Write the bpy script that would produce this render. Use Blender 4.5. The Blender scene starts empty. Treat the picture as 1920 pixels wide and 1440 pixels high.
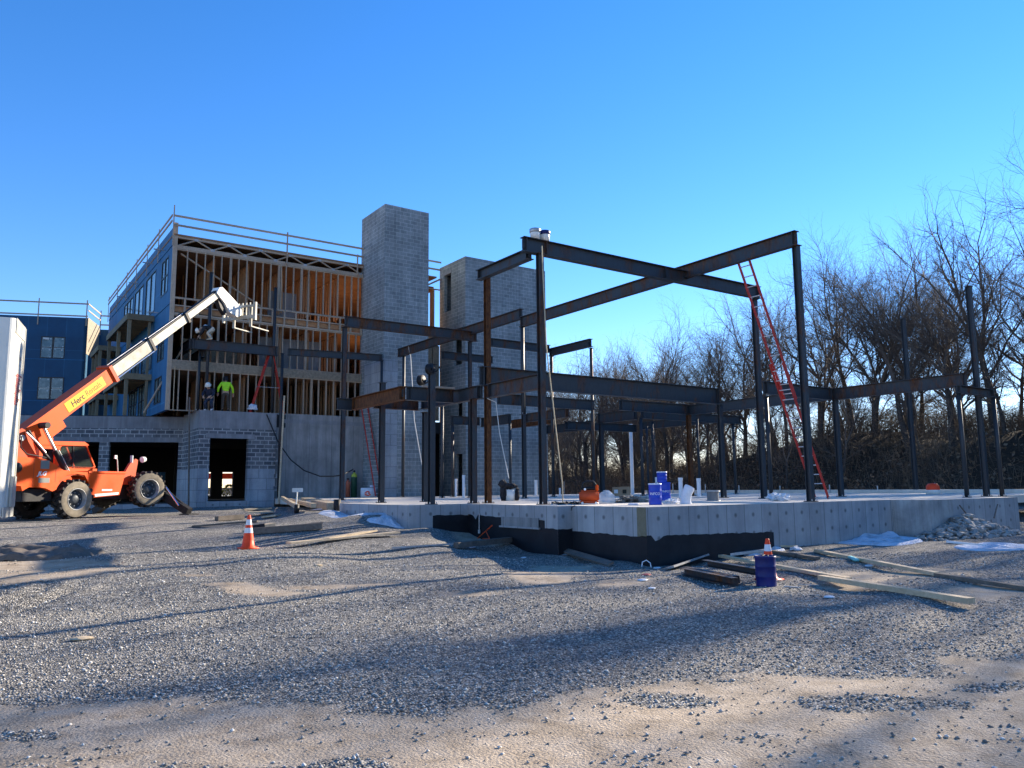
import bpy, bmesh, math, random
import numpy as np
from mathutils import Vector, Matrix, noise as mnoise
R = math.radians
random.seed(7); np.random.seed(7)
C = bpy.context.scene
COL = C.collection

# ------------------------------------------------------------------ camera
F_PX, PITCH, ROLL, HEAD, EYE = 1465.0, R(7.53), R(-0.556), R(55.15), 1.65
f0 = Vector((math.cos(HEAD), math.sin(HEAD), 0)); r0 = Vector((math.sin(HEAD), -math.cos(HEAD), 0)); u0 = Vector((0, 0, 1))
fwd = f0*math.cos(PITCH)+u0*math.sin(PITCH); up_ = u0*math.cos(PITCH)-f0*math.sin(PITCH)
rt = r0*math.cos(ROLL)+up_*math.sin(ROLL); up = up_*math.cos(ROLL)-r0*math.sin(ROLL)
cam = bpy.data.cameras.new('camera'); cam_o = bpy.data.objects.new('camera', cam); COL.objects.link(cam_o)
cam_o.matrix_world = Matrix(((rt.x, up.x, -fwd.x, 0), (rt.y, up.y, -fwd.y, 0), (rt.z, up.z, -fwd.z, EYE), (0, 0, 0, 1)))
cam.sensor_fit = 'HORIZONTAL'; cam.sensor_width = 36; cam.lens = 36*F_PX/1920; cam.clip_start = .05; cam.clip_end = 3000
C.camera = cam_o

# ------------------------------------------------------------------ light
SUN_AZ = HEAD - R(50.0)          # world angle from +X
SUN_EL = R(21)
w = bpy.data.worlds.new('World'); C.world = w; w.use_nodes = True
nt = w.node_tree; bg = nt.nodes['Background']
sky = nt.nodes.new('ShaderNodeTexSky'); sky.sky_type = 'NISHITA'; sky.sun_disc = False
sky.sun_elevation = SUN_EL; sky.sun_rotation = R(90)-SUN_AZ
sky.altitude = 200; sky.air_density = 1.0; sky.dust_density = 0.0; sky.ozone_density = 3.5
hs = nt.nodes.new('ShaderNodeHueSaturation'); hs.inputs['Saturation'].default_value = 1.25
gm = nt.nodes.new('ShaderNodeGamma'); gm.inputs['Gamma'].default_value = 1.03; nt.links.new(sky.outputs[0], gm.inputs['Color']); nt.links.new(gm.outputs[0], hs.inputs['Color']); tn = nt.nodes.new('ShaderNodeMix'); tn.data_type = 'RGBA'; tn.blend_type = 'MULTIPLY'; tn.inputs[0].default_value = 1; tn.inputs[7].default_value = (1.08, .89, 1.0, 1); nt.links.new(hs.outputs[0], tn.inputs[6]); nt.links.new(tn.outputs[2], bg.inputs['Color']); bg.inputs['Strength'].default_value = 0.094
sun = bpy.data.lights.new('sun', 'SUN'); sun.energy = 5.0; sun.angle = R(.53); sun.color = (1.0, .87, .70)
so = bpy.data.objects.new('sun', sun); COL.objects.link(so)
sd = Vector((math.cos(SUN_EL)*math.cos(SUN_AZ), math.cos(SUN_EL)*math.sin(SUN_AZ), math.sin(SUN_EL)))
so.rotation_euler = sd.to_track_quat('Z', 'Y').to_euler(); so.location = sd*60
C.view_settings.view_transform = 'Standard'; C.view_settings.look = 'None'; C.view_settings.exposure = 1.6; C.view_settings.gamma = 1

# ------------------------------------------------------------------ helpers
def ray(x, y): return fwd + rt*((x-960)/F_PX) - up*((y-720)/F_PX)
EYEP = Vector((0, 0, EYE))
def at_z(x, y, z): d = ray(x, y); return EYEP + d*((z-EYE)/d.z)
def at_x(x, y, X): d = ray(x, y); return EYEP + d*(X/d.x)
def at_y(x, y, Y): d = ray(x, y); return EYEP + d*(Y/d.y)
def at_pl(x, y, P, n): d = ray(x, y); return EYEP + d*((P-EYEP).dot(n)/d.dot(n))
def uv2xy(u, v): p = f0*v + r0*u; return p.x, p.y

class MB:
    def __init__(s): s.v = []; s.f = []; s.m = []; s.s = []
    def add(s, vs, fs, mat=0, smooth=False, M=None):
        n = len(s.v)
        s.v += [tuple(M @ Vector(p)) for p in vs] if M else [tuple(p) for p in vs]
        for q in fs: s.f.append(tuple(i+n for i in q)); s.m.append(mat); s.s.append(smooth)
        return s
    def box(s, a, b, mat=0, M=None):
        x0, y0, z0 = (min(a[i], b[i]) for i in range(3)); x1, y1, z1 = (max(a[i], b[i]) for i in range(3))
        return s.add([(x0,y0,z0),(x1,y0,z0),(x1,y1,z0),(x0,y1,z0),(x0,y0,z1),(x1,y0,z1),(x1,y1,z1),(x0,y1,z1)],
              [(0,3,2,1),(4,5,6,7),(0,1,5,4),(1,2,6,5),(2,3,7,6),(3,0,4,7)], mat, False, M)
    def cbox(s, c, d, mat=0, M=None):
        return s.box([c[i]-d[i]/2 for i in range(3)], [c[i]+d[i]/2 for i in range(3)], mat, M)
    def bbox(s, c, d, b, mat=0, M=None):           # box with chamfered vertical+horizontal edges
        bm = bmesh.new(); bmesh.ops.create_cube(bm, size=1)
        for q in bm.verts: q.co = Vector((q.co.x*d[0]+c[0], q.co.y*d[1]+c[1], q.co.z*d[2]+c[2]))
        bmesh.ops.bevel(bm, geom=bm.edges[:], offset=b, segments=2, affect='EDGES')
        return s.bm(bm, mat, True, M)
    def bm(s, bm, mat=0, smooth=False, M=None):
        bm.verts.index_update(); vs = [q.co.copy() for q in bm.verts]; fs = [[q.index for q in f.verts] for f in bm.faces]; bm.free()
        return s.add(vs, fs, mat, smooth, M)
    def tube(s, pts, rad, n=8, mat=0, cap=True, M=None, smooth=True):
        pts = [Vector(p) for p in pts]; k = len(pts); rad = rad if hasattr(rad, '__len__') else [rad]*k
        vs = []; fs = []
        t0 = (pts[1]-pts[0]).normalized(); a = Vector((0,0,1)) if abs(t0.z) < .9 else Vector((1,0,0))
        e = t0.cross(a).normalized()
        for i, p in enumerate(pts):
            t = ((pts[min(i+1,k-1)]-pts[max(i-1,0)])).normalized(); e = (e - t*e.dot(t)).normalized(); g = t.cross(e)
            for j in range(n):
                an = 2*math.pi*j/n; vs.append(p + (e*math.cos(an)+g*math.sin(an))*rad[i])
        for i in range(k-1):
            for j in range(n): fs.append((i*n+j, i*n+(j+1)%n, (i+1)*n+(j+1)%n, (i+1)*n+j))
        s.add(vs, fs, mat, smooth, M)
        if cap and n > 3:
            s.add(vs[:n], [tuple(range(n))[::-1]], mat, False, M); s.add(vs[-n:], [tuple(range(n))], mat, False, M)
        return s
    def lathe(s, prof, n=24, mat=0, M=None, smooth=True):   # prof [(r,z)] about z
        vs = [(r*math.cos(2*math.pi*j/n), r*math.sin(2*math.pi*j/n), z) for r, z in prof for j in range(n)]
        fs = [(i*n+j, i*n+(j+1)%n, (i+1)*n+(j+1)%n, (i+1)*n+j) for i in range(len(prof)-1) for j in range(n)]
        return s.add(vs, fs, mat, smooth, M)
    def prism(s, poly, a, b, axis='y', mat=0, M=None):      # poly 2D extruded along axis from a to b
        n = len(poly)
        P = {'y': lambda p, t: (p[0], t, p[1]), 'x': lambda p, t: (t, p[0], p[1]), 'z': lambda p, t: (p[0], p[1], t)}[axis]
        vs = [P(p, a) for p in poly]+[P(p, b) for p in poly]
        fs = [tuple(range(n)), tuple(range(2*n-1, n-1, -1))]+[(i, i+n, (i+1) % n+n, (i+1) % n) for i in range(n)]
        return s.add(vs, fs, mat, False, M)
    def build(s, name, mats, parent=None, origin=None, fix=True):
        o = (Vector(parent.location) if parent is not None else Vector((0,0,0))) if origin is None else Vector(origin)
        if parent is not None and parent.get('_local'): o = Vector((0,0,0))
        me = bpy.data.meshes.new(name)
        me.from_pydata([(p[0]-o.x, p[1]-o.y, p[2]-o.z) for p in s.v], [], s.f)
        mats = mats if isinstance(mats, (list, tuple)) else [mats]
        for q in mats: me.materials.append(q)
        me.polygons.foreach_set('material_index', s.m); me.polygons.foreach_set('use_smooth', s.s)
        if fix:
            bm = bmesh.new(); bm.from_mesh(me); bmesh.ops.recalc_face_normals(bm, faces=bm.faces[:])
            uvl = bm.loops.layers.uv.new('UVMap')
            for f in bm.faces:
                nn = f.normal
                if abs(nn.z) > .85: e, g = Vector((1,0,0)), Vector((0,1,0))
                else: e = Vector((-nn.y, nn.x, 0)).normalized(); g = Vector((0,0,1))
                for l in f.loops: c = l.vert.co + o; l[uvl].uv = (c.dot(e), c.dot(g))
            bm.to_mesh(me); bm.free()
        me.update()
        ob = bpy.data.objects.new(name, me); COL.objects.link(ob)
        if parent is not None: ob.parent = parent
        else: ob.location = o
        return ob

def tag(o, label, cat, group=None, kind=None):
    if label: o['label'] = label
    if cat: o['category'] = cat
    if group: o['group'] = group
    if kind or cat: o['kind'] = kind or 'thing'
    return o
def empty(name, loc, label, cat, group=None, rotz=0, local=False):
    o = bpy.data.objects.new(name, None); COL.objects.link(o); o.location = loc; o.rotation_euler = (0, 0, rotz); o.empty_display_size = .2
    if local: o['_local'] = 1
    return tag(o, label, cat, group)
def single(mb, name, mats, origin, label, cat, group=None, kind=None):
    return tag(mb.build(name, mats, None, origin), label, cat, group, kind)
def copy_tree(o, parent=None):
    c = o.copy(); COL.objects.link(c)
    if parent is not None: c.parent = parent
    for ch in [q for q in bpy.data.objects if q.parent == o and q != c]: copy_tree(ch, c)
    return c
def text_mesh(body, size, mb_mat, name, parent, M, ext=.003, bold=0, shear=0, sx=1):
    cu = bpy.data.curves.new(name, 'FONT'); cu.body = body; cu.size = size; cu.extrude = ext; cu.offset = bold; cu.shear = shear; cu.align_x = 'LEFT'; cu.align_y = 'BOTTOM_BASELINE'
    to = bpy.data.objects.new(name, cu); COL.objects.link(to)
    dg = bpy.context.evaluated_depsgraph_get(); me = bpy.data.meshes.new_from_object(to.evaluated_get(dg)); bpy.data.objects.remove(to)
    me.transform(Matrix.Scale(sx, 4, (1,0,0))); me.transform(M); me.materials.clear(); me.materials.append(mb_mat)
    ob = bpy.data.objects.new(name, me); COL.objects.link(ob); ob.parent = parent
    return ob

# ------------------------------------------------------------------ materials
def mat(name, base=(.5,.5,.5), rough=.7, metal=0, spec=.3):
    m = bpy.data.materials.new(name); m.use_nodes = True; b = m.node_tree.nodes['Principled BSDF']
    b.inputs['Base Color'].default_value = (*base, 1); b.inputs['Roughness'].default_value = rough; b.inputs['Metallic'].default_value = metal
    b.inputs['Specular IOR Level'].default_value = spec
    return m
class NT:
    def __init__(s, m): s.t = m.node_tree; s.b = s.t.nodes['Principled BSDF']
    def n(s, typ, **kw):
        q = s.t.nodes.new('ShaderNode'+typ)
        for k, v in kw.items():
            if k in q.inputs.keys(): q.inputs[k].default_value = v
            else: setattr(q, k, v)
        return q
    def l(s, a, b): s.t.links.new(a, b)
    def coord(s, kind='Object', scale=(1,1,1), rot=(0,0,0)):
        tc = s.n('TexCoord'); mp = s.n('Mapping'); mp.inputs['Scale'].default_value = scale; mp.inputs['Rotation'].default_value = rot
        s.l(tc.outputs[kind], mp.inputs['Vector']); return mp.outputs[0]
    def noise(s, vec, scale, detail=4, rough=.6, dist=0):
        q = s.n('TexNoise'); q.inputs['Scale'].default_value = scale; q.inputs['Detail'].default_value = detail; q.inputs['Roughness'].default_value = rough; q.inputs['Distortion'].default_value = dist
        if vec is not None: s.l(vec, q.inputs['Vector'])
        return q.outputs['Fac']
    def ramp(s, fac, stops, interp='LINEAR'):
        q = s.n('ValToRGB'); cr = q.color_ramp; cr.interpolation = interp
        while len(cr.elements) < len(stops): cr.elements.new(.5)
        for e, (p, c) in zip(cr.elements, stops): e.position = p; e.color = (*c, 1) if len(c) == 3 else c
        s.l(fac, q.inputs['Fac']); return q.outputs['Color']
    def mix(s, fac, a, b, mode='MIX'):
        q = s.n('Mix', data_type='RGBA', blend_type=mode)
        for sock, v in ((q.inputs[0], fac), (q.inputs[6], a), (q.inputs[7], b)):
            if hasattr(v, 'is_linked'): s.l(v, sock)
            elif isinstance(v, (int, float)): sock.default_value = v if sock == q.inputs[0] else (v, v, v, 1)
            else: sock.default_value = (*v, 1)
        return q.outputs[2]
    def math(s, op, a, b=0, clamp=False):
        q = s.n('Math', operation=op, use_clamp=clamp)
        for sock, v in ((q.inputs[0], a), (q.inputs[1], b)):
            if hasattr(v, 'is_linked'): s.l(v, sock)
            else: sock.default_value = v
        return q.outputs[0]
    def bump(s, h, strength=.3, dist=.02):
        q = s.n('Bump'); q.inputs['Strength'].default_value = strength; q.inputs['Distance'].default_value = dist; s.l(h, q.inputs['Height']); s.l(q.outputs[0], s.b.inputs['Normal'])
    def base(s, c): s.l(c, s.b.inputs['Base Color'])
    def rough(s, c): s.l(c, s.b.inputs['Roughness'])

def m_noise(name, c1, c2, scale=3, rough=.75, bump=.15, metal=0, spec=.3, stops=(.35,.65), detail=6, bscale=None, bdist=.01):
    m = mat(name, c1, rough, metal, spec); t = NT(m); v = t.coord('Object'); f = t.noise(v, scale, detail, .65)
    t.base(t.ramp(f, [(stops[0], c1), (stops[1], c2)]))
    if bump: t.bump(t.noise(v, bscale or scale*6, 4), bump, bdist)
    return m
def m_steel(name, rust, tint=(.030,.036,.042)):
    m = mat(name, tint, .55, .25, .4); t = NT(m); v = t.coord('Generated'); vo = t.coord('Object', (1,1,.35))
    f = t.noise(vo, 2.2, 8, .72, .6); f2 = t.noise(vo, 14, 4, .7)
    d = t.mix(f2, (tint[0]*.75,tint[1]*.75,tint[2]*.75), (tint[0]*1.6,tint[1]*1.6,tint[2]*1.6))
    rc = t.ramp(f2, [(.3, (.035,.016,.008)), (.5, (.11,.042,.014)), (.75, (.20,.085,.026))])
    k = t.ramp(f, [(max(.02,.62-rust), (0,0,0)), (max(.12,.80-rust), (1,1,1))])
    t.base(t.mix(k, d, rc)); t.rough(t.mix(k, (.5,)*3, (.85,)*3)); t.bump(f2, .12, .004)
    return m
M = {}
M['steel'] = m_steel('primed_steel', .08); M['steel_mid'] = m_steel('spotted_steel', .11); M['steel_rust'] = m_steel('rusted_steel', .16); M['steel_orange'] = m_steel('orange_rust_steel', .40)
def m_cmu(name, blk1, blk2, mortar, bw=.406, bh=.203, ms=.018, rowoff=.5, smooth=.35, bump=.5):
    m = mat(name, blk1, .92); t = NT(m); uv = t.coord('UV'); v = t.coord('Object')
    b = t.n('TexBrick'); b.offset = rowoff; b.inputs['Scale'].default_value = 1; b.inputs['Brick Width'].default_value = bw; b.inputs['Row Height'].default_value = bh
    b.inputs['Mortar Size'].default_value = ms; b.inputs['Mortar Smooth'].default_value = smooth; b.inputs['Bias'].default_value = -.1
    b.inputs['Color1'].default_value = (*blk1, 1); b.inputs['Color2'].default_value = (*blk2, 1); b.inputs['Mortar'].default_value = (*mortar, 1)
    t.l(uv, b.inputs['Vector'])
    n1 = t.noise(v, .55, 5, .65); n2 = t.noise(v, 22, 3, .7)
    c = t.mix(.75, b.outputs['Color'], t.ramp(n1, [(.3, (.62,)*3), (.7, (1.25,)*3)]), 'MULTIPLY')
    c = t.mix(.5, c, t.ramp(n2, [(.3, (.75,)*3), (.7, (1.2,)*3)]), 'MULTIPLY')
    st = t.noise(t.coord('Object', (2.4,2.4,.16)), 1.3, 5, .75); c = t.mix(.7, c, t.ramp(st, [(.34, (.66,.68,.70)), (.55, (1.05,)*3)]), 'MULTIPLY')
    t.base(c); t.bump(t.math('ADD', t.math('MULTIPLY', b.outputs['Fac'], -.6), t.math('MULTIPLY', n2, .5)), bump, .012)
    return m
M['cmu'] = m_cmu('tower_block', (.195,.225,.23), (.27,.30,.30), (.37,.39,.38), ms=.017)
M['cmu_dark'] = m_cmu('garage_block', (.095,.105,.118), (.18,.19,.198), (.38,.385,.375), ms=.024, smooth=.25)
M['cmu_smooth'] = m_cmu('smooth_block', (.30,.33,.35), (.33,.36,.38), (.22,.24,.26), bw=.81, bh=.55, ms=.02)
def m_concrete(name, c1, c2, lines=.61, stain=.5, line_c=.45):
    m = mat(name, c1, .85); t = NT(m); uv = t.coord('UV'); v = t.coord('Object')
    n1 = t.noise(v, .9, 6, .65, .4); n2 = t.noise(v, 30, 3, .7); ns = t.noise(t.coord('Object', (2.2,2.2,.22)), 1.6, 5, .7)
    c = t.ramp(n1, [(.3, c1), (.7, c2)])
    c = t.mix(stain, c, t.ramp(ns, [(.32, (.62,)*3), (.6, (1.12,)*3)]), 'MULTIPLY')
    pits = t.ramp(t.noise(v, 55, 1, .5), [(.70, (1,1,1)), (.78, (.55,)*3)])
    c = t.mix(.8, c, pits, 'MULTIPLY')
    if lines:
        b = t.n('TexBrick'); b.offset = 0; b.inputs['Scale'].default_value = 1; b.inputs['Brick Width'].default_value = lines; b.inputs['Row Height'].default_value = 30
        b.inputs['Mortar Size'].default_value = .011; b.inputs['Mortar Smooth'].default_value = .3; t.l(uv, b.inputs['Vector'])
        b.inputs['Color1'].default_value = (1,1,1,1); b.inputs['Color2'].default_value = (.88,.88,.88,1); b.inputs['Mortar'].default_value = (line_c,)*3+(1,)
        c = t.mix(1, c, b.outputs['Color'], 'MULTIPLY')
        if lines < 1:   # form tie holes, a regular grid of small dark dimples
            sp = t.n('SeparateXYZ'); t.l(uv, sp.inputs[0]); dx = t.math('SUBTRACT', t.math('FRACT', t.math('DIVIDE', sp.outputs[0], lines)), .5); dy = t.math('SUBTRACT', t.math('FRACT', t.math('ADD', t.math('DIVIDE', sp.outputs[1], .42), .2)), .5)
            d2 = t.math('ADD', t.math('MULTIPLY', t.math('POWER', dx, 2), lines*lines), t.math('MULTIPLY', t.math('POWER', dy, 2), .1764)); c = t.mix(1, c, t.ramp(d2, [(.00008, (.4,.4,.4)), (.0003, (1,1,1))]), 'MULTIPLY')
    t.base(c); t.bump(n2, .15, .004)
    return m
M['conc_form'] = m_concrete('formed_concrete', (.27,.28,.285), (.40,.41,.41), .62, .45)
M['conc_wall'] = m_concrete('stained_concrete', (.19,.20,.20), (.34,.34,.33), 1.2, .8)
M['conc_slab'] = m_concrete('slab_concrete', (.56,.51,.43), (.68,.63,.54), 0, .25)
M['conc_band'] = m_concrete('band_concrete', (.17,.18,.19), (.27,.28,.29), 0, .7)
M['conc_patch'] = m_concrete('patched_concrete', (.16,.16,.155), (.40,.40,.38), 0, .9)
M['tar'] = m_noise('tar_coating', (.004,.005,.008), (.012,.014,.018), 2, .55, .1)
def m_wood(name, c1, c2, rough=.8):
    m = mat(name, c1, rough); t = NT(m); v = t.coord('Object', (6,6,6)); oi = t.n('ObjectInfo')
    f = t.noise(v, 1.2, 6, .7, 1.2); f2 = t.noise(t.coord('Object'), .8, 2)
    c = t.ramp(f, [(.3, c1), (.7, c2)]); c = t.mix(.6, c, t.ramp(f2, [(.3, (.7,)*3), (.7, (1.15,)*3)]), 'MULTIPLY')
    c = t.mix(.55, c, t.ramp(oi.outputs['Random'], [(0, (.72,.72,.74)), (1, (1.15,1.12,1.05))]), 'MULTIPLY')
    t.base(c); t.bump(f, .2, .003); return m
M['stud'] = m_wood('framing_lumber', (.36,.285,.21), (.48,.39,.29))
M['plank'] = m_wood('plank_wood', (.44,.34,.22), (.68,.55,.37))
M['plank_old'] = m_wood('weathered_plank', (.10,.085,.07), (.20,.17,.14))
M['treated'] = m_wood('treated_lumber', (.17,.155,.10), (.26,.235,.16))
M['warm_wood'] = m_wood('interior_lumber', (.34,.19,.10), (.52,.31,.17))
M['osb'] = m_noise('osb_board', (.17,.145,.105), (.33,.285,.21), 9, .85, .2, detail=8, stops=(.3,.7))
M['ply'] = m_noise('roof_ply', (.20,.11,.06), (.30,.17,.09), 1.5, .85, .1)
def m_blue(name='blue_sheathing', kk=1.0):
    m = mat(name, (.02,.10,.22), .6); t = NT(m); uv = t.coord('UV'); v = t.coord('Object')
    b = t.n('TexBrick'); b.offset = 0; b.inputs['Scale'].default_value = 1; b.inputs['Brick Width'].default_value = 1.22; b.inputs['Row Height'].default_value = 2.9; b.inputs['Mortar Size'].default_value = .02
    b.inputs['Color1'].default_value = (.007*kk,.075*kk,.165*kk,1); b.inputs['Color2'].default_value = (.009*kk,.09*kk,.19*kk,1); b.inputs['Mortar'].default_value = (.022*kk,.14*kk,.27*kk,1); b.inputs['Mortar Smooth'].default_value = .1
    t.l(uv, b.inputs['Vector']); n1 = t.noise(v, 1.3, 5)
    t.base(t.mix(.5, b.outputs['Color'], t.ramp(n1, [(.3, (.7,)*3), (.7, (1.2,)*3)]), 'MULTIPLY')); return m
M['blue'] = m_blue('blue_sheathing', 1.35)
M['blue_shaded'] = m_blue('blue_sheathing_in_shade', .8);  # same blue sheathing, darkened to put the wing's shade into its colour
M['frame_dark'] = mat('window_frame_black', (.012,.014,.018), .4)
def m_glass(name):
    m = mat(name, (.05,.09,.11), .12, 0, .6); t = NT(m); v = t.coord('Object'); f = t.noise(v, 2.5, 2); t.base(t.ramp(f, [(.4, (.05,.10,.115)), (.6, (.12,.18,.19))])); return m
M['glass'] = m_glass('window_film'); M['decal'] = mat('pale_sticker', (.45,.50,.50), .6)
M['orange'] = m_noise('orange_paint', (.74,.085,.004), (.80,.105,.007), 1.1, .5, .03, 0, .2)
def m_grimy(name, c1, dust):
    m = mat(name, c1, .5, 0, .25); t = NT(m); v = t.coord('Object'); f = t.noise(v, 1.7, 9, .75, .5); g = t.noise(t.coord('Object', (5,5,.7)), 2.5, 6, .7)
    c = t.mix(t.ramp(f, [(.50, (0,0,0)), (.78, (.30,.30,.30))]), c1, dust); c = t.mix(t.ramp(g, [(.60, (0,0,0)), (.80, (.5,.5,.5))]), c, (.06,.035,.02)); t.base(c); t.rough(t.ramp(f, [(.4, (.42,)*3), (.7, (.75,)*3)])); return m
M['orange'] = m_grimy('worn_orange_paint', (.78,.085,.003), (.50,.20,.09))
M['orange_dk'] = m_noise('dusty_orange_paint', (.45,.055,.012), (.58,.08,.016), 1.3, .55, .05)
M['boom_cream'] = m_noise('cream_boom_paint', (.22,.21,.165), (.46,.44,.36), 2.6, .5, .05)
M['white_paint'] = m_noise('white_paint', (.70,.69,.62), (.80,.79,.74), 2, .5, .04)
M['black'] = m_noise('black_rubberised', (.010,.010,.011), (.022,.022,.024), 6, .6, .1)
M['rubber'] = m_noise('tyre_rubber', (.016,.016,.018), (.04,.038,.036), 7, .85, .2)
M['rubber_dusty'] = m_noise('dusty_tyre_wall', (.17,.145,.105), (.27,.235,.175), 5, .9, .15)
M['rim'] = m_noise('grey_rim', (.20,.21,.22), (.42,.42,.40), 5, .5, .05, .3)
M['rim_dark'] = m_noise('dark_rim', (.035,.045,.055), (.075,.085,.095), 5, .5, .05, .3)
M['chrome'] = mat('cylinder_rod', (.75,.76,.76), .18, 1)
M['yellow'] = m_noise('yellow_panel', (.85,.42,.005), (.90,.48,.01), 1, .45, 0)
M['ink'] = mat('dark_lettering', (.02,.018,.01), .6); M['white_ink'] = mat('white_lettering', (.8,.8,.8), .5); M['grey_ink'] = mat('grey_decal', (.20,.21,.19), .6)
M['ink2'] = mat('olive_lettering', (.14,.11,.02), .6)
M['red_ink'] = mat('faded_red_lettering', (.42,.10,.10), .7)
def m_clear(name, col=(.6,.66,.62), a=.35):
    m = mat(name, col, .15, 0, .5); m.node_tree.nodes['Principled BSDF'].inputs['Transmission Weight'].default_value = 0
    t = NT(m); tr = t.n('BsdfTransparent'); mx = t.n('MixShader'); mx.inputs[0].default_value = a; out = t.t.nodes['Material Output']
    t.l(tr.outputs[0], mx.inputs[1]); t.l(t.b.outputs[0], mx.inputs[2]); t.l(mx.outputs[0], out.inputs[0]); return m
M['cab_glass'] = m_clear('cab_glass', (.05,.07,.06), .35); M['plastic_clear'] = m_clear('clear_plastic', (.68,.72,.72), .55)
M['trailer'] = m_noise('trailer_skin', (.62,.61,.54), (.72,.71,.64), .8, .38, .02, .15)
M['trailer_trim'] = m_noise('trailer_trim', (.40,.40,.37), (.55,.55,.50), 2, .4, .03, .5)
M['ladder_red'] = m_noise('red_fibreglass', (.36,.025,.018), (.50,.045,.028), 4, .5, .05); M['alu'] = m_noise('aluminium_rung', (.50,.50,.50), (.66,.66,.65), 5, .4, .02, .6)
M['cone_o'] = m_noise('cone_orange', (.78,.055,.010), (.86,.075,.015), 3, .5, .03); M['cone_w'] = mat('reflective_collar', (.72,.74,.76), .35)
M['keg_blue'] = m_noise('blue_drum_paint', (.001,.035,.38), (.002,.045,.48), 3, .38, .03, 0, .5); M['keg_navy'] = m_noise('dark_blue_drum_paint', (.005,.010,.09), (.008,.016,.15), 3, .45, .05)
M['lid'] = m_noise('pale_lid', (.50,.56,.70), (.62,.67,.78), 3, .45, .02)
M['pvc'] = m_noise('white_pvc', (.70,.72,.74), (.80,.81,.82), 2, .4, .01)
M['card'] = m_noise('cardboard', (.30,.20,.12), (.38,.27,.17), 3, .85, .05)
M['bag_white'] = m_noise('white_bag', (.60,.62,.64), (.76,.77,.78), 6, .6, .3, bdist=.03)
M['tarp'] = m_noise('crumpled_tarp', (.05,.042,.035), (.42,.37,.31), 5, .6, .5, detail=8, bdist=.05)
M['cyl_green'] = m_noise('green_cylinder', (.015,.06,.035), (.025,.085,.05), 3, .45, .02); M['cyl_yel'] = mat('yellow_green_cap', (.42,.46,.06), .5); M['cyl_org'] = m_noise('rust_red_cylinder', (.35,.09,.045), (.45,.13,.07), 3, .5, .03)
M['snow'] = m_noise('old_snow', (.30,.31,.32), (.62,.66,.72), 2.6, .8, .9, bdist=.06, stops=(.28,.5), detail=8)  # dirty tones, dimmed overall to imitate shade on the patches
M['rope'] = m_noise('tan_rope', (.42,.36,.24), (.55,.48,.34), 20, .9, .1); M['cable'] = mat('black_cable', (.012,.014,.016), .5); M['rope_w'] = mat('white_rope', (.62,.62,.58), .8)
M['metal_galv'] = m_noise('galvanised_metal', (.30,.32,.33), (.46,.48,.49), 6, .45, .05, .5)
M['rubble'] = m_noise('rubble_stone', (.16,.155,.145), (.40,.385,.35), 4, .92, .4)
M['skin'] = m_noise('skin', (.42,.25,.17), (.50,.31,.22), 8, .55, .05)
M['hivis'] = m_noise('hi_vis_lime', (.36,.75,.02), (.45,.85,.03), 6, .6, .1); M['denim'] = m_noise('dark_denim', (.02,.028,.05), (.04,.055,.09), 9, .85, .2); M['navy'] = m_noise('navy_jacket', (.010,.014,.030), (.02,.026,.05), 6, .8, .2)
M['khaki'] = m_noise('khaki_trousers', (.50,.44,.32), (.62,.56,.43), 6, .8, .2); M['blackcloth'] = m_noise('black_cloth', (.012,.012,.014), (.03,.03,.034), 6, .85, .2); M['browncloth'] = m_noise('brown_trousers', (.05,.04,.032), (.08,.066,.05), 6, .85, .2)
M['helmet_w'] = mat('white_helmet', (.75,.72,.62), .35); M['helmet_d'] = mat('dark_hood', (.012,.012,.014), .7); M['hair'] = mat('dark_hair', (.02,.014,.01), .7)
M['teal'] = mat('teal_foam', (.20,.55,.55), .7)
M['bark'] = m_noise('grey_brown_bark', (.035,.030,.026), (.09,.078,.066), 3, .92, .4, detail=8)
M['twig'] = m_noise('twig_bark', (.075,.062,.052), (.15,.125,.102), .4, .9, 0)
M['brush'] = m_noise('dead_brush', (.075,.055,.038), (.20,.15,.10), .5, .95, 0)
M['leafy'] = m_noise('yellow_green_scrub', (.08,.10,.02), (.16,.17,.04), 2, .9, 0)
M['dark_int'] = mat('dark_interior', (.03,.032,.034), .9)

# ------------------------------------------------------------------ terrain
CP = np.array([(-4,3,0),(0,3,0),(4,3,0),(9,3,0),(-9,3,.02),(-4,8,0),(0,8,0),(4,8,0),(8,8,0),(13,8,.02),(-9,9,.08),(-14,8,.1),
 (4.3,13,0),(2.5,15.2,0),(-5.6,16.5,.38),(-2,16,.2),(8,14,.05),(12,14,.06),(10.5,21,.19),(14,21,.24),(15.5,16,.16),(20,20,.3),(24,25,.3),
 (-5.76,24,1.02),(-3.8,21.7,.95),(-3.9,20.4,.80),(-2.28,20.5,.64),(-6.4,26,1.0),(-8.4,27.5,.9),(1.84,17.05,0),(.09,18.9,.07),(-1.14,20.4,.24),(3.6,16.6,0),(5.7,18,.06),(8.2,19.6,.14),(-2.5,21,.62),(-.9,20.6,.28),(.6,18.4,.08),(-2.8,19,.5),(-14,25,.75),(-13,28.5,.76),(-10,26,.75),(-13.5,37,.84),(-8,34,.84),(-18,30,.8),(-24,26,.7),(-24,45,.85),(-8,24,.68),(-11,17,.42),(-18,16,.35),
 (-6,30,.82),(-4,33,.84),(-3.5,28,.80),(-4.5,24,.70),(-26,10,.2),(20,8,.05),(30,20,.4),(26,33,.5),(20,38,.6),(10,46,.8),(0,52,.85),(-10,60,.85),(-40,60,.9),(-45,20,.5),(0,-10,0),(20,-10,0),(-20,-10,0)])
BANK0 = Vector((38.5, 20)); 
def smooth(a, b, x): t = np.clip((x-a)/(b-a), 0, 1); return t*t*(3-2*t)
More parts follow.
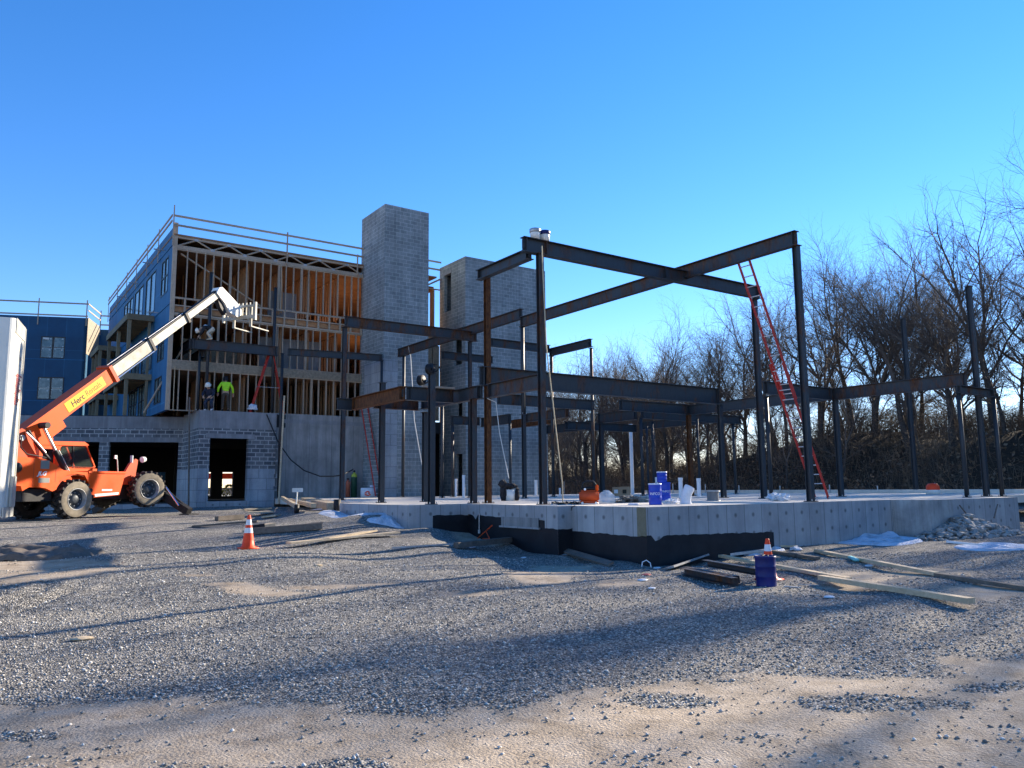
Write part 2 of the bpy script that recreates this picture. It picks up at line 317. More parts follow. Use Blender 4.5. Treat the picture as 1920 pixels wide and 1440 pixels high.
def terrain(x, y, detail=True):
    x = np.atleast_1d(np.asarray(x, float)); y = np.atleast_1d(np.asarray(y, float))
    u = x*r0.x+y*r0.y; v = x*f0.x+y*f0.y
    d2 = (u[:,None]-CP[:,0])**2+(v[:,None]-CP[:,1])**2+.15
    wgt = d2**-1.6; z = (wgt*CP[:,2]).sum(1)/wgt.sum(1)
    # wooded bank beyond the slab: rises along +X
    edge = 40.5+.10*(y-20)+1.2*np.sin(y*.21)+.8*np.sin(y*.5+1)
    h = 4.9-3.2*smooth(33, 52, y)+.8*np.sin(x*.13+y*.17)
    z = z*(1-smooth(0, 30, x-edge))+h*smooth(0, 13, x-edge)
    z = np.where(x-edge > 30, np.maximum(z, h*smooth(0,13,x-edge)), z)
    return z
RUT = (-6.75, 11.3)
def bumps(x, y):
    s_ = x*math.sin(R(-8))+y*math.cos(R(-8)); v = x*f0.x+y*f0.y; n = fbm(x, y, .35, 4)*.06
    wall_ = smooth(-.3, .6, np.maximum(np.abs(x-14)-2.9, np.abs(y-15)-3.6)) if 0 else 1
    u = x*r0.x+y*r0.y; c = RUT
    rut = .075*np.cos(2*np.pi*(u-c[0]+.06*(v-c[1])**2)/.52)*np.exp(-((u-c[0])/.62)**4-((v-c[1])/.95)**4)
    return n+rut+.025*np.sin(s_*3.1+2*np.sin(x*.3))*smooth(6, 12, v)
def gz(x, y):
    z = float(terrain(x, y)[0])
    if x*x+y*y < 2025: z += float(bumps(np.array([float(x)]), np.array([float(y)]))[0])
    return z
def fbm(x, y, s, o=3):
    return np.array([sum(mnoise.noise(Vector((a*s*2**k, b*s*2**k, 3.7*k)))*.5**k for k in range(o)) for a, b in zip(x, y)])
def ground_hit(px, py):
    d = ray(px, py); t = 2.0
    for i in range(4000):
        p = EYEP+d*t
        h = p.z-gz(p.x, p.y)
        if h <= .002: break
        t += max(.01, min(.5, h*3))
    return Vector((p.x, p.y, gz(p.x, p.y)))

def fbm(x, y, s, o=3):
    return np.array([sum(mnoise.noise(Vector((a*s*2**k, b*s*2**k, 3.7*k)))*.5**k for k in range(o)) for a, b in zip(x, y)])
# patches of bare dirt, world ellipses (cx, cy, half-long, half-short, angle from X, strength)
def dirt_patches():
    out = []
    def e(px, py, a, b, ang, s=1.0):
        p = at_z(px, py, .1 if py > 1080 else .4); out.append((p.x, p.y, a, b, ang, s))
    e(60, 1105, 1.6, .7, R(-20)); e(30, 1055, 2.0, .8, R(-35)); e(520, 1078, .8, .3, R(-35), .8); e(440, 1112, .8, .25, R(-35), .9); e(640, 1108, 1.2, .3, R(-35), .8); e(860, 1114, .7, .25, R(-35), .7); e(380, 1098, .5, .2, R(-35), .7)
    e(1040, 1040, 2.0, .9, R(35)); e(900, 1005, 1.6, .8, R(60)); e(1180, 1085, 1.3, .5, R(30), .7); e(1500, 1160, .6, .2, R(-30), .6)
    e(1700, 1040, 3.2, 1.0, R(5), .75); e(1850, 1060, 2.5, .9, R(5), .8); e(760, 985, 1.5, 1.0, R(20), .7)
    return out
DIRT = dirt_patches()
def dirt_mask(x, y):
    u = x*r0.x+y*r0.y; v = x*f0.x+y*f0.y
    n = fbm(x, y, .55, 4)*.9; nb = fbm(x, y, 1.7, 3)
    # compacted haul road across the foreground, with gravel spilled on it
    vr = np.where(u < 0, 6.15+.02*u, 6.15+.30*u-.012*u*u)+.10*np.sin(u*1.3)
    d = 1-smooth(-.35, .55, v-vr-.55*n-.25*nb)
    for cu, cv, a, b in ((-1.35,4.72,1.0,.38),(2.7,6.1,.75,.26),(4.1,6.55,.5,.18),(1.2,6.35,.6,.2),(-3.4,5.5,.4,.12)):
        d = np.minimum(d, smooth(.5, 1.3, np.sqrt(((u-cu)/a)**2+((v-cv)/b)**2)+n*.5+nb*.5))
    for cx, cy, a, b, an, s in DIRT:
        dx, dy = x-cx, y-cy; p = (dx*math.cos(an)+dy*math.sin(an))/a; q = (-dx*math.sin(an)+dy*math.cos(an))/b
        d = np.maximum(d, s*(1-smooth(.35, 1.15, np.sqrt(p*p+q*q)+n*.7)))
    return np.clip(d, 0, 1)
def build_ground():
    rad = [0.0]+list(1.2*np.power(1.0215, np.arange(0, 322)))
    ang = np.concatenate([np.linspace(-math.pi, -R(44), 50, endpoint=False), np.linspace(-R(44), R(44), 300, endpoint=False), np.linspace(R(44), math.pi, 50, endpoint=False)])
    rad = np.array(rad[1:]); A_, R_ = np.meshgrid(ang, rad)
    u = (np.sin(A_)*R_).ravel(); v = (np.cos(A_)*R_).ravel()
    x = u*r0.x+v*f0.x; y = u*r0.y+v*f0.y
    z = np.concatenate([terrain(x[i:i+20000], y[i:i+20000]) for i in range(0, len(x), 20000)])
    near = np.sqrt(u*u+v*v) < 45
    bz = np.zeros_like(z); bz[near] = bumps(x[near], y[near])
    z = z+bz
    dm = np.zeros_like(z); dm[near] = dirt_mask(x[near], y[near])
    edge = 40.5+.10*(y-20)+1.2*np.sin(y*.21)+.8*np.sin(y*.5+1)
    wood = smooth(-1.5, 1.0, x-edge)
    nr, na = len(rad), len(ang)
    idx = np.arange(nr*na).reshape(nr, na)
    a = idx[:-1]; b = np.roll(idx, -1, 1)[:-1]; c = np.roll(idx, -1, 1)[1:]; d = idx[1:]
    faces = np.stack([a, b, c, d], -1).reshape(-1, 4)[:, ::-1]
    vs = np.stack([x, y, z], 1)
    me = bpy.data.meshes.new('ground')
    c0 = len(vs); vs = np.vstack([vs, [0, 0, 0]])
    fl = faces.tolist()+[[c0, int(idx[0, (j+1) % na]), int(idx[0, j])] for j in range(na)]
    me.from_pydata(vs.tolist(), [], fl)
    for nm, arr in (('dirt', dm), ('wood', wood)):
        at = me.attributes.new(nm, 'FLOAT', 'POINT'); at.data.foreach_set('value', np.append(arr, 0).astype(np.float32))
    me.polygons.foreach_set('use_smooth', [True]*len(fl)); me.update()
    m = mat('gravel_ground', (.2,.2,.2), .93, 0, .15); t = NT(m); v_ = t.coord('Object')
    vo = t.n('TexVoronoi'); vo.inputs['Scale'].default_value = 44; vo.inputs['Randomness'].default_value = 1; t.l(v_, vo.inputs['Vector'])
    vb = t.n('TexVoronoi'); vb.inputs['Scale'].default_value = 21; t.l(v_, vb.inputs['Vector'])
    sepc = t.n('SeparateColor'); t.l(vo.outputs['Color'], sepc.inputs[0])
    stone = t.ramp(sepc.outputs[0], [(.0, (.12,.118,.112)), (.45, (.31,.302,.285)), (.8, (.47,.45,.415)), (1, (.74,.71,.65))])
    sepb = t.n('SeparateColor'); t.l(vb.outputs['Color'], sepb.inputs[0])
    stone = t.mix(.55, stone, t.ramp(sepb.outputs[1], [(0, (.5,.5,.5)), (1, (1.35,1.33,1.25))]), 'MULTIPLY')
    gap = t.ramp(vo.outputs['Distance'], [(.25, (1,1,1)), (.62, (.35,.35,.36))])
    stone = t.mix(.8, stone, gap, 'MULTIPLY')
    big = t.noise(v_, .5, 5, .6); stone = t.mix(.8, stone, t.ramp(big, [(.3, (.72,.74,.78)), (.7, (1.22,1.18,1.1))]), 'MULTIPLY')
    n2 = t.noise(v_, 3.0, 6, .7); n3 = t.noise(v_, 40, 4, .75)
    soil = t.ramp(n2, [(.3, (.25,.195,.135)), (.5, (.385,.315,.235)), (.72, (.49,.415,.325))])
    soil = t.mix(.5, soil, t.ramp(n3, [(.3, (.6,.6,.6)), (.7, (1.3,1.3,1.3))]), 'MULTIPLY')
    at = t.n('Attribute'); at.attribute_name = 'dirt'
    k = t.math('ADD', at.outputs['Fac'], t.math('MULTIPLY', t.math('SUBTRACT', n3, .5), .75))
    k = t.math('ADD', k, t.math('MULTIPLY', t.math('SUBTRACT', sepc.outputs[1], .5), .35))
    kd = t.ramp(k, [(.36, (0,0,0)), (.58, (1,1,1))])
    col = t.mix(kd, stone, soil)
    # leaf litter under the trees
    lit = t.ramp(t.noise(v_, 5, 8, .8), [(.3, (.022,.017,.012)), (.55, (.05,.036,.024)), (.75, (.10,.075,.05))])
    aw = t.n('Attribute'); aw.attribute_name = 'wood'
    col = t.mix(aw.outputs['Fac'], col, lit); t.base(col)
    hh = t.math('ADD', t.math('MULTIPLY', t.math('SUBTRACT', 1, vo.outputs['Distance']), t.math('SUBTRACT', 1, t.math('MULTIPLY', kd, .75))), t.math('MULTIPLY', n3, .5))
    t.bump(hh, .85, .03)
    me.materials.append(m)
    ob = bpy.data.objects.new('ground', me); COL.objects.link(ob); ob['kind'] = 'structure'
    return ob
GROUND = build_ground()

def stones():
    # loose crushed stone lying on the ground near the camera, one mass
    rng = np.random.default_rng(3); n = 70000
    v = 2.6+rng.random(n)**1.35*15; u = (rng.random(n)*2-1)*v*.74
    x = u*r0.x+v*f0.x; y = u*r0.y+v*f0.y
    dm = dirt_mask(x, y); clump = fbm(x, y, 1.3, 2)
    keep = rng.random(n) < np.where(dm > .45, .06+.25*(clump > .32), .92)
    keep &= ~((x > 11) & (y > 11.5))
    x, y, v = x[keep], y[keep], v[keep]; n = len(x)
    z = terrain(x, y)+bumps(x, y)
    s = (.007+.012*rng.random(n)**2)*(1+v*.012)
    base = np.array([(1,0,0),(0,1,0),(-1,0,0),(0,-1,0),(0,0,1),(0,0,-.4)], float); tri = np.array([(0,1,4),(1,2,4),(2,3,4),(3,0,4),(1,0,5),(2,1,5),(3,2,5),(0,3,5)])
    P = base[None]*(1+.45*(rng.random((n,6,3))-.5)); P[:,:,2] *= .7
    P += (rng.random((n,6,3))-.5)*.55
    a = rng.random(n)*6.28; ca, sa = np.cos(a), np.sin(a)
    Q = np.stack([P[:,:,0]*ca[:,None]-P[:,:,1]*sa[:,None], P[:,:,0]*sa[:,None]+P[:,:,1]*ca[:,None], P[:,:,2]], -1)*s[:,None,None]
    Q[:,:,0] += x[:,None]; Q[:,:,1] += y[:,None]; Q[:,:,2] += (z+s*.28)[:,None]
    vs = Q.reshape(-1,3); fs = (tri[None]+6*np.arange(n)[:,None,None]).reshape(-1,3)
    me = bpy.data.meshes.new('loose_gravel'); me.vertices.add(len(vs)); me.vertices.foreach_set('co', vs.ravel())
    me.loops.add(fs.size); me.loops.foreach_set('vertex_index', fs.ravel().astype(np.int32)); me.polygons.add(len(fs))
    me.polygons.foreach_set('loop_start', np.arange(0, fs.size, 3, dtype=np.int32)); me.update(calc_edges=True); me.validate()
    at = me.attributes.new('tone', 'FLOAT', 'POINT'); at.data.foreach_set('value', np.repeat(rng.random(n), 6).astype(np.float32))
    m = mat('loose_stone', (.2,.2,.2), .85, 0, .2); t = NT(m); aa = t.n('Attribute'); aa.attribute_name = 'tone'
    t.base(t.ramp(aa.outputs['Fac'], [(0, (.12,.117,.11)), (.5, (.30,.29,.27)), (.85, (.46,.44,.40)), (1, (.70,.67,.61))])); me.materials.append(m)
    ob = bpy.data.objects.new('loose_gravel', me); COL.objects.link(ob); ob['kind'] = 'stuff'; ob['label'] = 'loose grey crushed stone scattered over the yard'; ob['category'] = 'gravel'
stones()

# ------------------------------------------------------------------ walls with openings
def wall(mb, P, d, L, z0, z1, th, holes=(), mat=0, zs=()):
    """solid wall from P along unit d (2D), face at P, thickness th to the left of d; holes (s0,s1,za,zb)"""
    d = Vector((d[0], d[1], 0)).normalized(); n = Vector((-d.y, d.x, 0)); P = Vector((P[0], P[1], 0))
    S = sorted({0, L, *[h[0] for h in holes], *[h[1] for h in holes]}); Z = sorted({z0, z1, *zs, *[h[2] for h in holes], *[h[3] for h in holes]})
    S = [s for s in S if 0 <= s <= L]; Z = [z for z in Z if z0 <= z <= z1]
    solid = {}
    for i in range(len(S)-1):
        for j in range(len(Z)-1):
            cs, cz = (S[i]+S[i+1])/2, (Z[j]+Z[j+1])/2
            solid[i, j] = not any(h[0] < cs < h[1] and h[2] < cz < h[3] for h in holes)
    pt = lambda s, z, t: P + d*s + n*t + Vector((0, 0, z))
    for (i, j), ok in solid.items():
        if not ok: continue
        a, b, c, e = S[i], S[i+1], Z[j], Z[j+1]
        mt = mat(c, e) if callable(mat) else mat
        q = lambda *pts: mb.add(pts, [tuple(range(len(pts)))], mt)
        q(pt(a,c,0), pt(b,c,0), pt(b,e,0), pt(a,e,0)); q(pt(b,c,th), pt(a,c,th), pt(a,e,th), pt(b,e,th))
        if not solid.get((i-1, j), False): q(pt(a,c,th), pt(a,c,0), pt(a,e,0), pt(a,e,th))
        if not solid.get((i+1, j), False): q(pt(b,c,0), pt(b,c,th), pt(b,e,th), pt(b,e,0))
        if not solid.get((i, j-1), False): q(pt(a,c,th), pt(b,c,th), pt(b,c,0), pt(a,c,0))
        if not solid.get((i, j+1), False): q(pt(a,e,0), pt(b,e,0), pt(b,e,th), pt(a,e,th))
    return mb

# ------------------------------------------------------------------ concrete foundation of the new wing
ZS = 1.21
def foundation():
    t = empty('concrete_foundation', (11.7, 12, 0), 'pale concrete foundation slab with black tarred base under the steel frame', 'foundation')
    mb = MB(); zt = ZS-.012
    # slab top polygon, clockwise from the left rear
    poly = [(9.6,23.2),(9.6,18.55),(11.42,18.55),(11.42,14.95),(11.32,14.95),(11.32,14.45),(11.74,14.45),(11.74,12.0),(21.15,12.0),(21.15,10.95),(26.3,10.95),(26.3,12.6),(36.4,12.6),(36.4,36.58),(22.34,36.58),(20.03,36.58),(17.36,36.58),(17.36,38.93),(12.6,38.93),(12.6,30.5),(11.2,30.5),(11.2,23.2)]
    mb.prism(poly, zt-.25, ZS, 'z', 0); mb.build('slab', M['conc_slab'], t)
    # perimeter stem walls, each face its own length, face lies 3 mm proud of the slab edge
    def stem(a, b, z0, m, name='foundation_wall'):
        q = MB(); A = Vector((a[0], a[1], 0)); B = Vector((b[0], b[1], 0)); d = (B-A).normalized(); n = Vector((-d.y, d.x, 0))
        P = A - n*.004; wall(q, P, d, (B-A).length, z0, ZS-.004, .28); return q.build(name, m, t)
    stem((9.6,18.55),(11.42,18.55), .05, M['conc_form']); stem((11.42,18.55),(11.42,14.95), .2, M['conc_form'])
    stem((11.32,14.95),(11.32,14.45), -.5, M['conc_form']); stem((11.31,14.45),(11.74,14.45), -.5, M['conc_form'])
    stem((11.74,14.446),(11.74,12.27), -.5, M['conc_form']); stem((11.74,12.0),(21.15,12.0), -.5, M['conc_form'])
    stem((21.15,11.99),(21.15,10.95), -.3, M['conc_patch']); stem((21.15,10.95),(22.35,10.95), -.3, M['conc_patch']); stem((22.35,10.95),(26.3,10.95), -.3, M['conc_form'])
    stem((9.6,23.2),(9.6,18.55), .1, M['conc_form']); stem((26.3,10.95),(26.3,12.6), -.3, M['conc_slab'])
    q = MB(); q.box((11.728,12.0,.59),(11.80,12.268,ZS-.006)); q.build('corner_form_board', M['treated'], t)
    # low kerb at the rear and raised strips of the far slab
    q = MB(); q.box((35.4,13.2,ZS-.01),(36.3,36.4,ZS+.16)); q.build('rear_kerb', M['conc_slab'], t)
    # damp-proof tar with an uneven top edge
    def tar(a, b, za, zb, z0=-.6, out=.012, seed=0, notch=None):
        q = MB(); A = Vector((a[0], a[1], 0)); B = Vector((b[0], b[1], 0)); d = (B-A); n = Vector((-d.y, d.x, 0)).normalized(); k = max(6, int(d.length/.12)); rg = random.Random(seed)
        tp = []; 
        for i in range(k+1):
            f = i/k; zz = za+(zb-za)*f+rg.uniform(-.018,.012)
            if notch and abs(f-notch[0]) < notch[1]: zz -= notch[2]*(1-abs(f-notch[0])/notch[1])
            tp.append((f, zz))
        vs = []; 
        for f, zz in tp:
            p = A+d*f-n*out; vs += [(p.x,p.y,z0),(p.x,p.y,zz)]
        o = len(vs)
        for f, zz in tp:
            p = A+d*f-n*.002; vs += [(p.x,p.y,z0),(p.x,p.y,zz)]
        fs = []
        for i in range(k): fs += [(2*i,2*i+2,2*i+3,2*i+1), (2*i+1,2*i+3,o+2*i+3,o+2*i+1)]
        fs += [(0,1,o+1,o), (2*k,o+2*k,o+2*k+1,2*k+1)]
        q.add(vs, fs, 0); return q.build('tar_coating', M['tar'], t)
    tar((10.3,18.55),(11.42,18.55), .93, .92, seed=1); tar((11.42,18.55),(11.42,14.95), .92, .86, seed=2, notch=(.1,.03,.12)); tar((11.32,14.96),(11.32,14.45), .69, .69, seed=3); tar((11.31,14.45),(11.74,14.45), .69, .68, seed=4)
    tar((11.74,14.44),(11.74,12.0), .62, .60, seed=5); tar((11.728,12.0),(15.9,12.0), .62, .54, seed=6, notch=(.07,.035,.16))
    # recessed pocket in the near-left wall
    q = MB(); q.box((11.385,15.3,.68),(11.398,16.9,.905)); q.build('pocket', M['conc_wall'], t)
    q = MB(); q.box((11.35,15.25,.64),(11.415,16.95,.68)); q.build('ledge', M['conc_form'], t)
    return t
foundation()

# ------------------------------------------------------------------ garage podium of dark block
Xc = 7.51; ZP = 5.42
def garage():
    t = empty('block_garage', (8.9, 38.6, .85), 'dark concrete block garage with tall door openings under the timber building', 'garage building')
    sm = lambda a, b: 1 if b <= 2.67 else (2 if a >= 4.57 else 0)
    mats = [M['cmu_dark'], M['cmu_smooth'], M['conc_band']]
    q = MB(); wall(q, (8.89,38.6), (1,0), 3.66, .3, ZP, .3, [(.52,2.31,1.13,4.11)], sm, (2.67,4.58))
    q.build('front_wall', mats, t)
    q = MB(); q.box((9.2,38.585,4.11),(11.5,38.595,4.33)); q.build('lintel', M['conc_band'], t)
    q = MB(); q.box((9.35,38.45,.7),(11.3,38.9,1.12)); q.box((8.7,38.3,.5),(12.6,38.58,.78)); q.build('door_step', M['conc_form'], t)
    q = MB(); wall(q, (8.89,41.9), (0,-1), 3.0, .3, ZP, .3, [], sm, (2.67,4.58)); q.build('side_wall', mats, t)
    # long rotated wall on the left
    a = R(-20.4); d = Vector((math.cos(a), math.sin(a), 0)); n = Vector((-d.y, d.x, 0)); P1 = Vector((8.89, 41.9, 0)); L = 26.0; P0 = P1-d*L
    s_of = lambda px, py: (at_pl(px, py, P1, n)-P0).dot(d); z_of = lambda px, py: at_pl(px, py, P1, n).z
    zt = z_of(250, 781); zh = z_of(270, 829); sA, sB, sC = s_of(203, 870), s_of(333, 870), s_of(184, 870)
    zb = z_of(200, 803)
    hl = [(sA, sB, 1.0, zh), (sC-4.6, sC, 1.0, zh), (sC-11, sC-6, 1.0, zh)]
    sm2 = lambda a_, b_: 1 if b_ <= 2.71 else (2 if a_ >= zb-.01 else 0)
    q = MB(); wall(q, P0, d, L, .3, zt, .3, hl, sm2, (2.7, zb)); q.build('long_wall', mats, t)
    q = MB(); wall(q, P0-n*.012, d, L-.05, zh, zh+.24, .010); q.build('lintel', M['conc_band'], t)
    # inside: floor, soffit, rear wall with daylight openings, posts
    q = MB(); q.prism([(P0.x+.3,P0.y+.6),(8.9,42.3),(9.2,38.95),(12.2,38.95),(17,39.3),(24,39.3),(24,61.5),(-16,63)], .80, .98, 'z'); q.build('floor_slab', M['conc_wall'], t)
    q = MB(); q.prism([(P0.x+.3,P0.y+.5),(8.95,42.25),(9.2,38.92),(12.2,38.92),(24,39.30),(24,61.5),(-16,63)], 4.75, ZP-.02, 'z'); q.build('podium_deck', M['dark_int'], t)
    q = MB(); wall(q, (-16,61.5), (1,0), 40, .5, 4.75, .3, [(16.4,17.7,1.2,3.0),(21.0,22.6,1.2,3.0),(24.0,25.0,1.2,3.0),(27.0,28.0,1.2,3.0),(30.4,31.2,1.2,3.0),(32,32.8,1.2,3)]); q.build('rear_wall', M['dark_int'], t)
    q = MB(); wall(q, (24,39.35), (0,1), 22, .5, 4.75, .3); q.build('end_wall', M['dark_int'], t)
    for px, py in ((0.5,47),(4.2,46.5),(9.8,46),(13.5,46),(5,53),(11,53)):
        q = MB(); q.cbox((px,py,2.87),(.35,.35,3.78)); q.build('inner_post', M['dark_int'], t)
    q = MB(); q.tube([(3.1,44.6,.98),(3.1,44.6,4.75)],.09,10); q.build('drain_pipe', M['conc_band'], t)
    return t
garage()
def concrete_wall():
    t = empty('concrete_wall', (12.6, 38.95, 1.2), 'tall stained concrete retaining wall between the block garage and the tall tower', 'wall')
    q = MB(); wall(q, (12.56,38.95), (1,0), 5.1, .3, 5.47, .3); q.build('wall', M['conc_wall'], t)
    q = MB(); q.box((12.58,38.94,4.98),(17.36,38.949,5.18)); q.build('cast_band', M['conc_band'], t)
    for z in (2.2,2.9,3.6,1.6):
        q = MB(); q.box((12.50,38.44,z),(12.62,38.58,z+.22)); q.build('toothed_block', M['cmu_dark'], t)
concrete_wall()

# ------------------------------------------------------------------ block towers
def towers():
    t = empty('block_tower', (17.4, 36.6, 1.2), 'taller of the two grey block shafts with plain sides and no openings', 'block tower', 'concrete block shafts')
    q = MB(); X0, X1, Y0, Y1, z1 = 17.38, 20.01, 36.6, 39.58, 16.68; zc = 8.36
    rim = lambda z0, z1_, th, mt: (wall(q, (X0,Y0), (1,0), X1-X0, z0, z1_, th, [], mt), wall(q, (X1,Y0+th), (0,1), Y1-Y0-2*th, z0, z1_, th, [], mt), wall(q, (X1,Y1), (-1,0), X1-X0, z0, z1_, th, [], mt), wall(q, (X0,Y1-th), (0,-1), Y1-Y0-2*th, z0, z1_, th, [], mt))
    rim(1.0, z1, .2, 0)
    q.build('shaft_wall', [M['cmu'], M['cmu']], t)
    q = MB(); q.box((17.372,36.592,1.2),(18.2,36.599,zc-.02)); q.box((17.372,36.61,5.6),(17.379,38.93,zc-.1)); q.build('smooth_panel', M['cmu_smooth'], t)
    t2 = empty('block_tower', (22.36, 36.6, 1.2), 'lower wider grey block stair shaft with stacked openings up its left side', 'block tower', 'concrete block shafts')
    q = MB(); X0, X1, Y0, Y1, z1 = 22.36, 28.0, 36.6, 39.52, 14.62
    hs_ = [(Y1-38.98, Y1-38.2, 11.8, 14.02), (Y1-37.93, Y1-37.0, 8.5, 10.6), (Y1-37.66, Y1-36.95, 5.4, 6.5), (Y1-37.69, Y1-36.95, 1.2, 3.5)]
    wall(q, (X0,Y1-.2), (0,-1), Y1-Y0-.4, 1.0, z1, .2, [(a_-.2,b_-.2,c_,d_) for a_,b_,c_,d_ in hs_]); wall(q, (X0,Y0), (1,0), X1-X0, 1.0, z1, .2); wall(q, (X1,Y0+.2), (0,1), Y1-Y0-.4, 1.0, z1, .2); wall(q, (X1,Y1), (-1,0), X1-X0, 1.0, z1, .2)
    q.build('shaft_wall', M['cmu'], t2)
    for (s0, s1, a, b) in hs_:
        q = MB(); y0, y1 = Y1-s1-.12, Y1-s0+.12; q.box((X0-.03,y0,b),(X0-.002,y1,b+.2)); q.build('lintel', M['conc_band'], t2)
    q = MB(); q.box((X0+.21,Y0+.21,14.1),(X1-.21,Y1-.21,14.3)); q.box((X0+.21,Y0+.21,10.9),(X1-.21,Y1-.21,11.1)); q.build('landing_slab', M['dark_int'], t2)
towers()

# ------------------------------------------------------------------ window builder (wall plane through P, along d, outward n)
def window(parent, P, d, n, w_, h, cols=2, rows=2, decals=True, lab=None):
    d = Vector(d).normalized(); n = Vector(n).normalized(); P = Vector(P); z = Vector((0,0,1))
    Mx = Matrix(((d.x,n.x,0,P.x),(d.y,n.y,0,P.y),(0,0,1,P.z),(0,0,0,1)))
    q = MB(); fr = .06
    q.box((0,-.02,0),(fr,.05,h),0,Mx); q.box((w_-fr,-.02,0),(w_,.05,h),0,Mx); q.box((fr,-.02,0),(w_-fr,.05,fr),0,Mx); q.box((fr,-.02,h-fr),(w_-fr,.05,h),0,Mx)
    for i in range(1, cols): x = w_*i/cols; q.box((x-.06,-.018,fr),(x+.06,.052,h-fr),0,Mx)
    for j in range(1, rows): zz = h*j/rows; q.box((fr,-.016,zz-.03),(w_-fr,.040,zz+.03),0,Mx)
    o = q.build('window', M['frame_dark'], parent)
    for i in range(cols):
        for j in range(rows):
            x0, x1 = w_*i/cols+.07, w_*(i+1)/cols-.07; z0_, z1_ = h*j/rows+.04, h*(j+1)/rows-.04
            q = MB(); q.box((x0,-.01,z0_),(x1,.012,z1_),0,Mx)
            if decals:
                q.box((x0+.04,.012,z1_-.10),(x0+.11,.014,z1_-.04),1,Mx); q.box((x1-.18,.012,z1_-.17),(x1-.06,.014,z1_-.08),1,Mx); q.box((x1-.12,.012,z0_+.02),(x1-.05,.014,z0_+.09),1,Mx)
            pn = q.build('pane', [M['glass'], M['decal']], None, (0,0,0)); pn.parent = o; pn.location = (0,0,0)
            me = pn.data; me.transform(Matrix.Translation(-Vector(parent.location)))
    return o

def railing(parent, pts, zb, h1, h2, posts, pw=.10):
    """posts and two rails along a polyline of (x,y)"""
    for a, b in zip(pts[:-1], pts[1:]):
        A = Vector((a[0],a[1],0)); B = Vector((b[0],b[1],0)); d = (B-A).normalized(); n = Vector((-d.y,d.x,0))
        Mx = Matrix(((d.x,n.x,0,A.x),(d.y,n.y,0,A.y),(0,0,1,0),(0,0,0,1))); L = (B-A).length
        for hz in (h1, h2):
            q = MB(); q.box((0,-.02,hz-.05),(L,.02,hz+.05),0,Mx); q.build('guard_rail', M['stud'], parent)
    for (x, y, top) in posts:
        q = MB(); q.cbox((x,y,(zb+top)/2),(pw*.5,pw*.9,top-zb)); q.build('rail_post', M['stud'], parent)

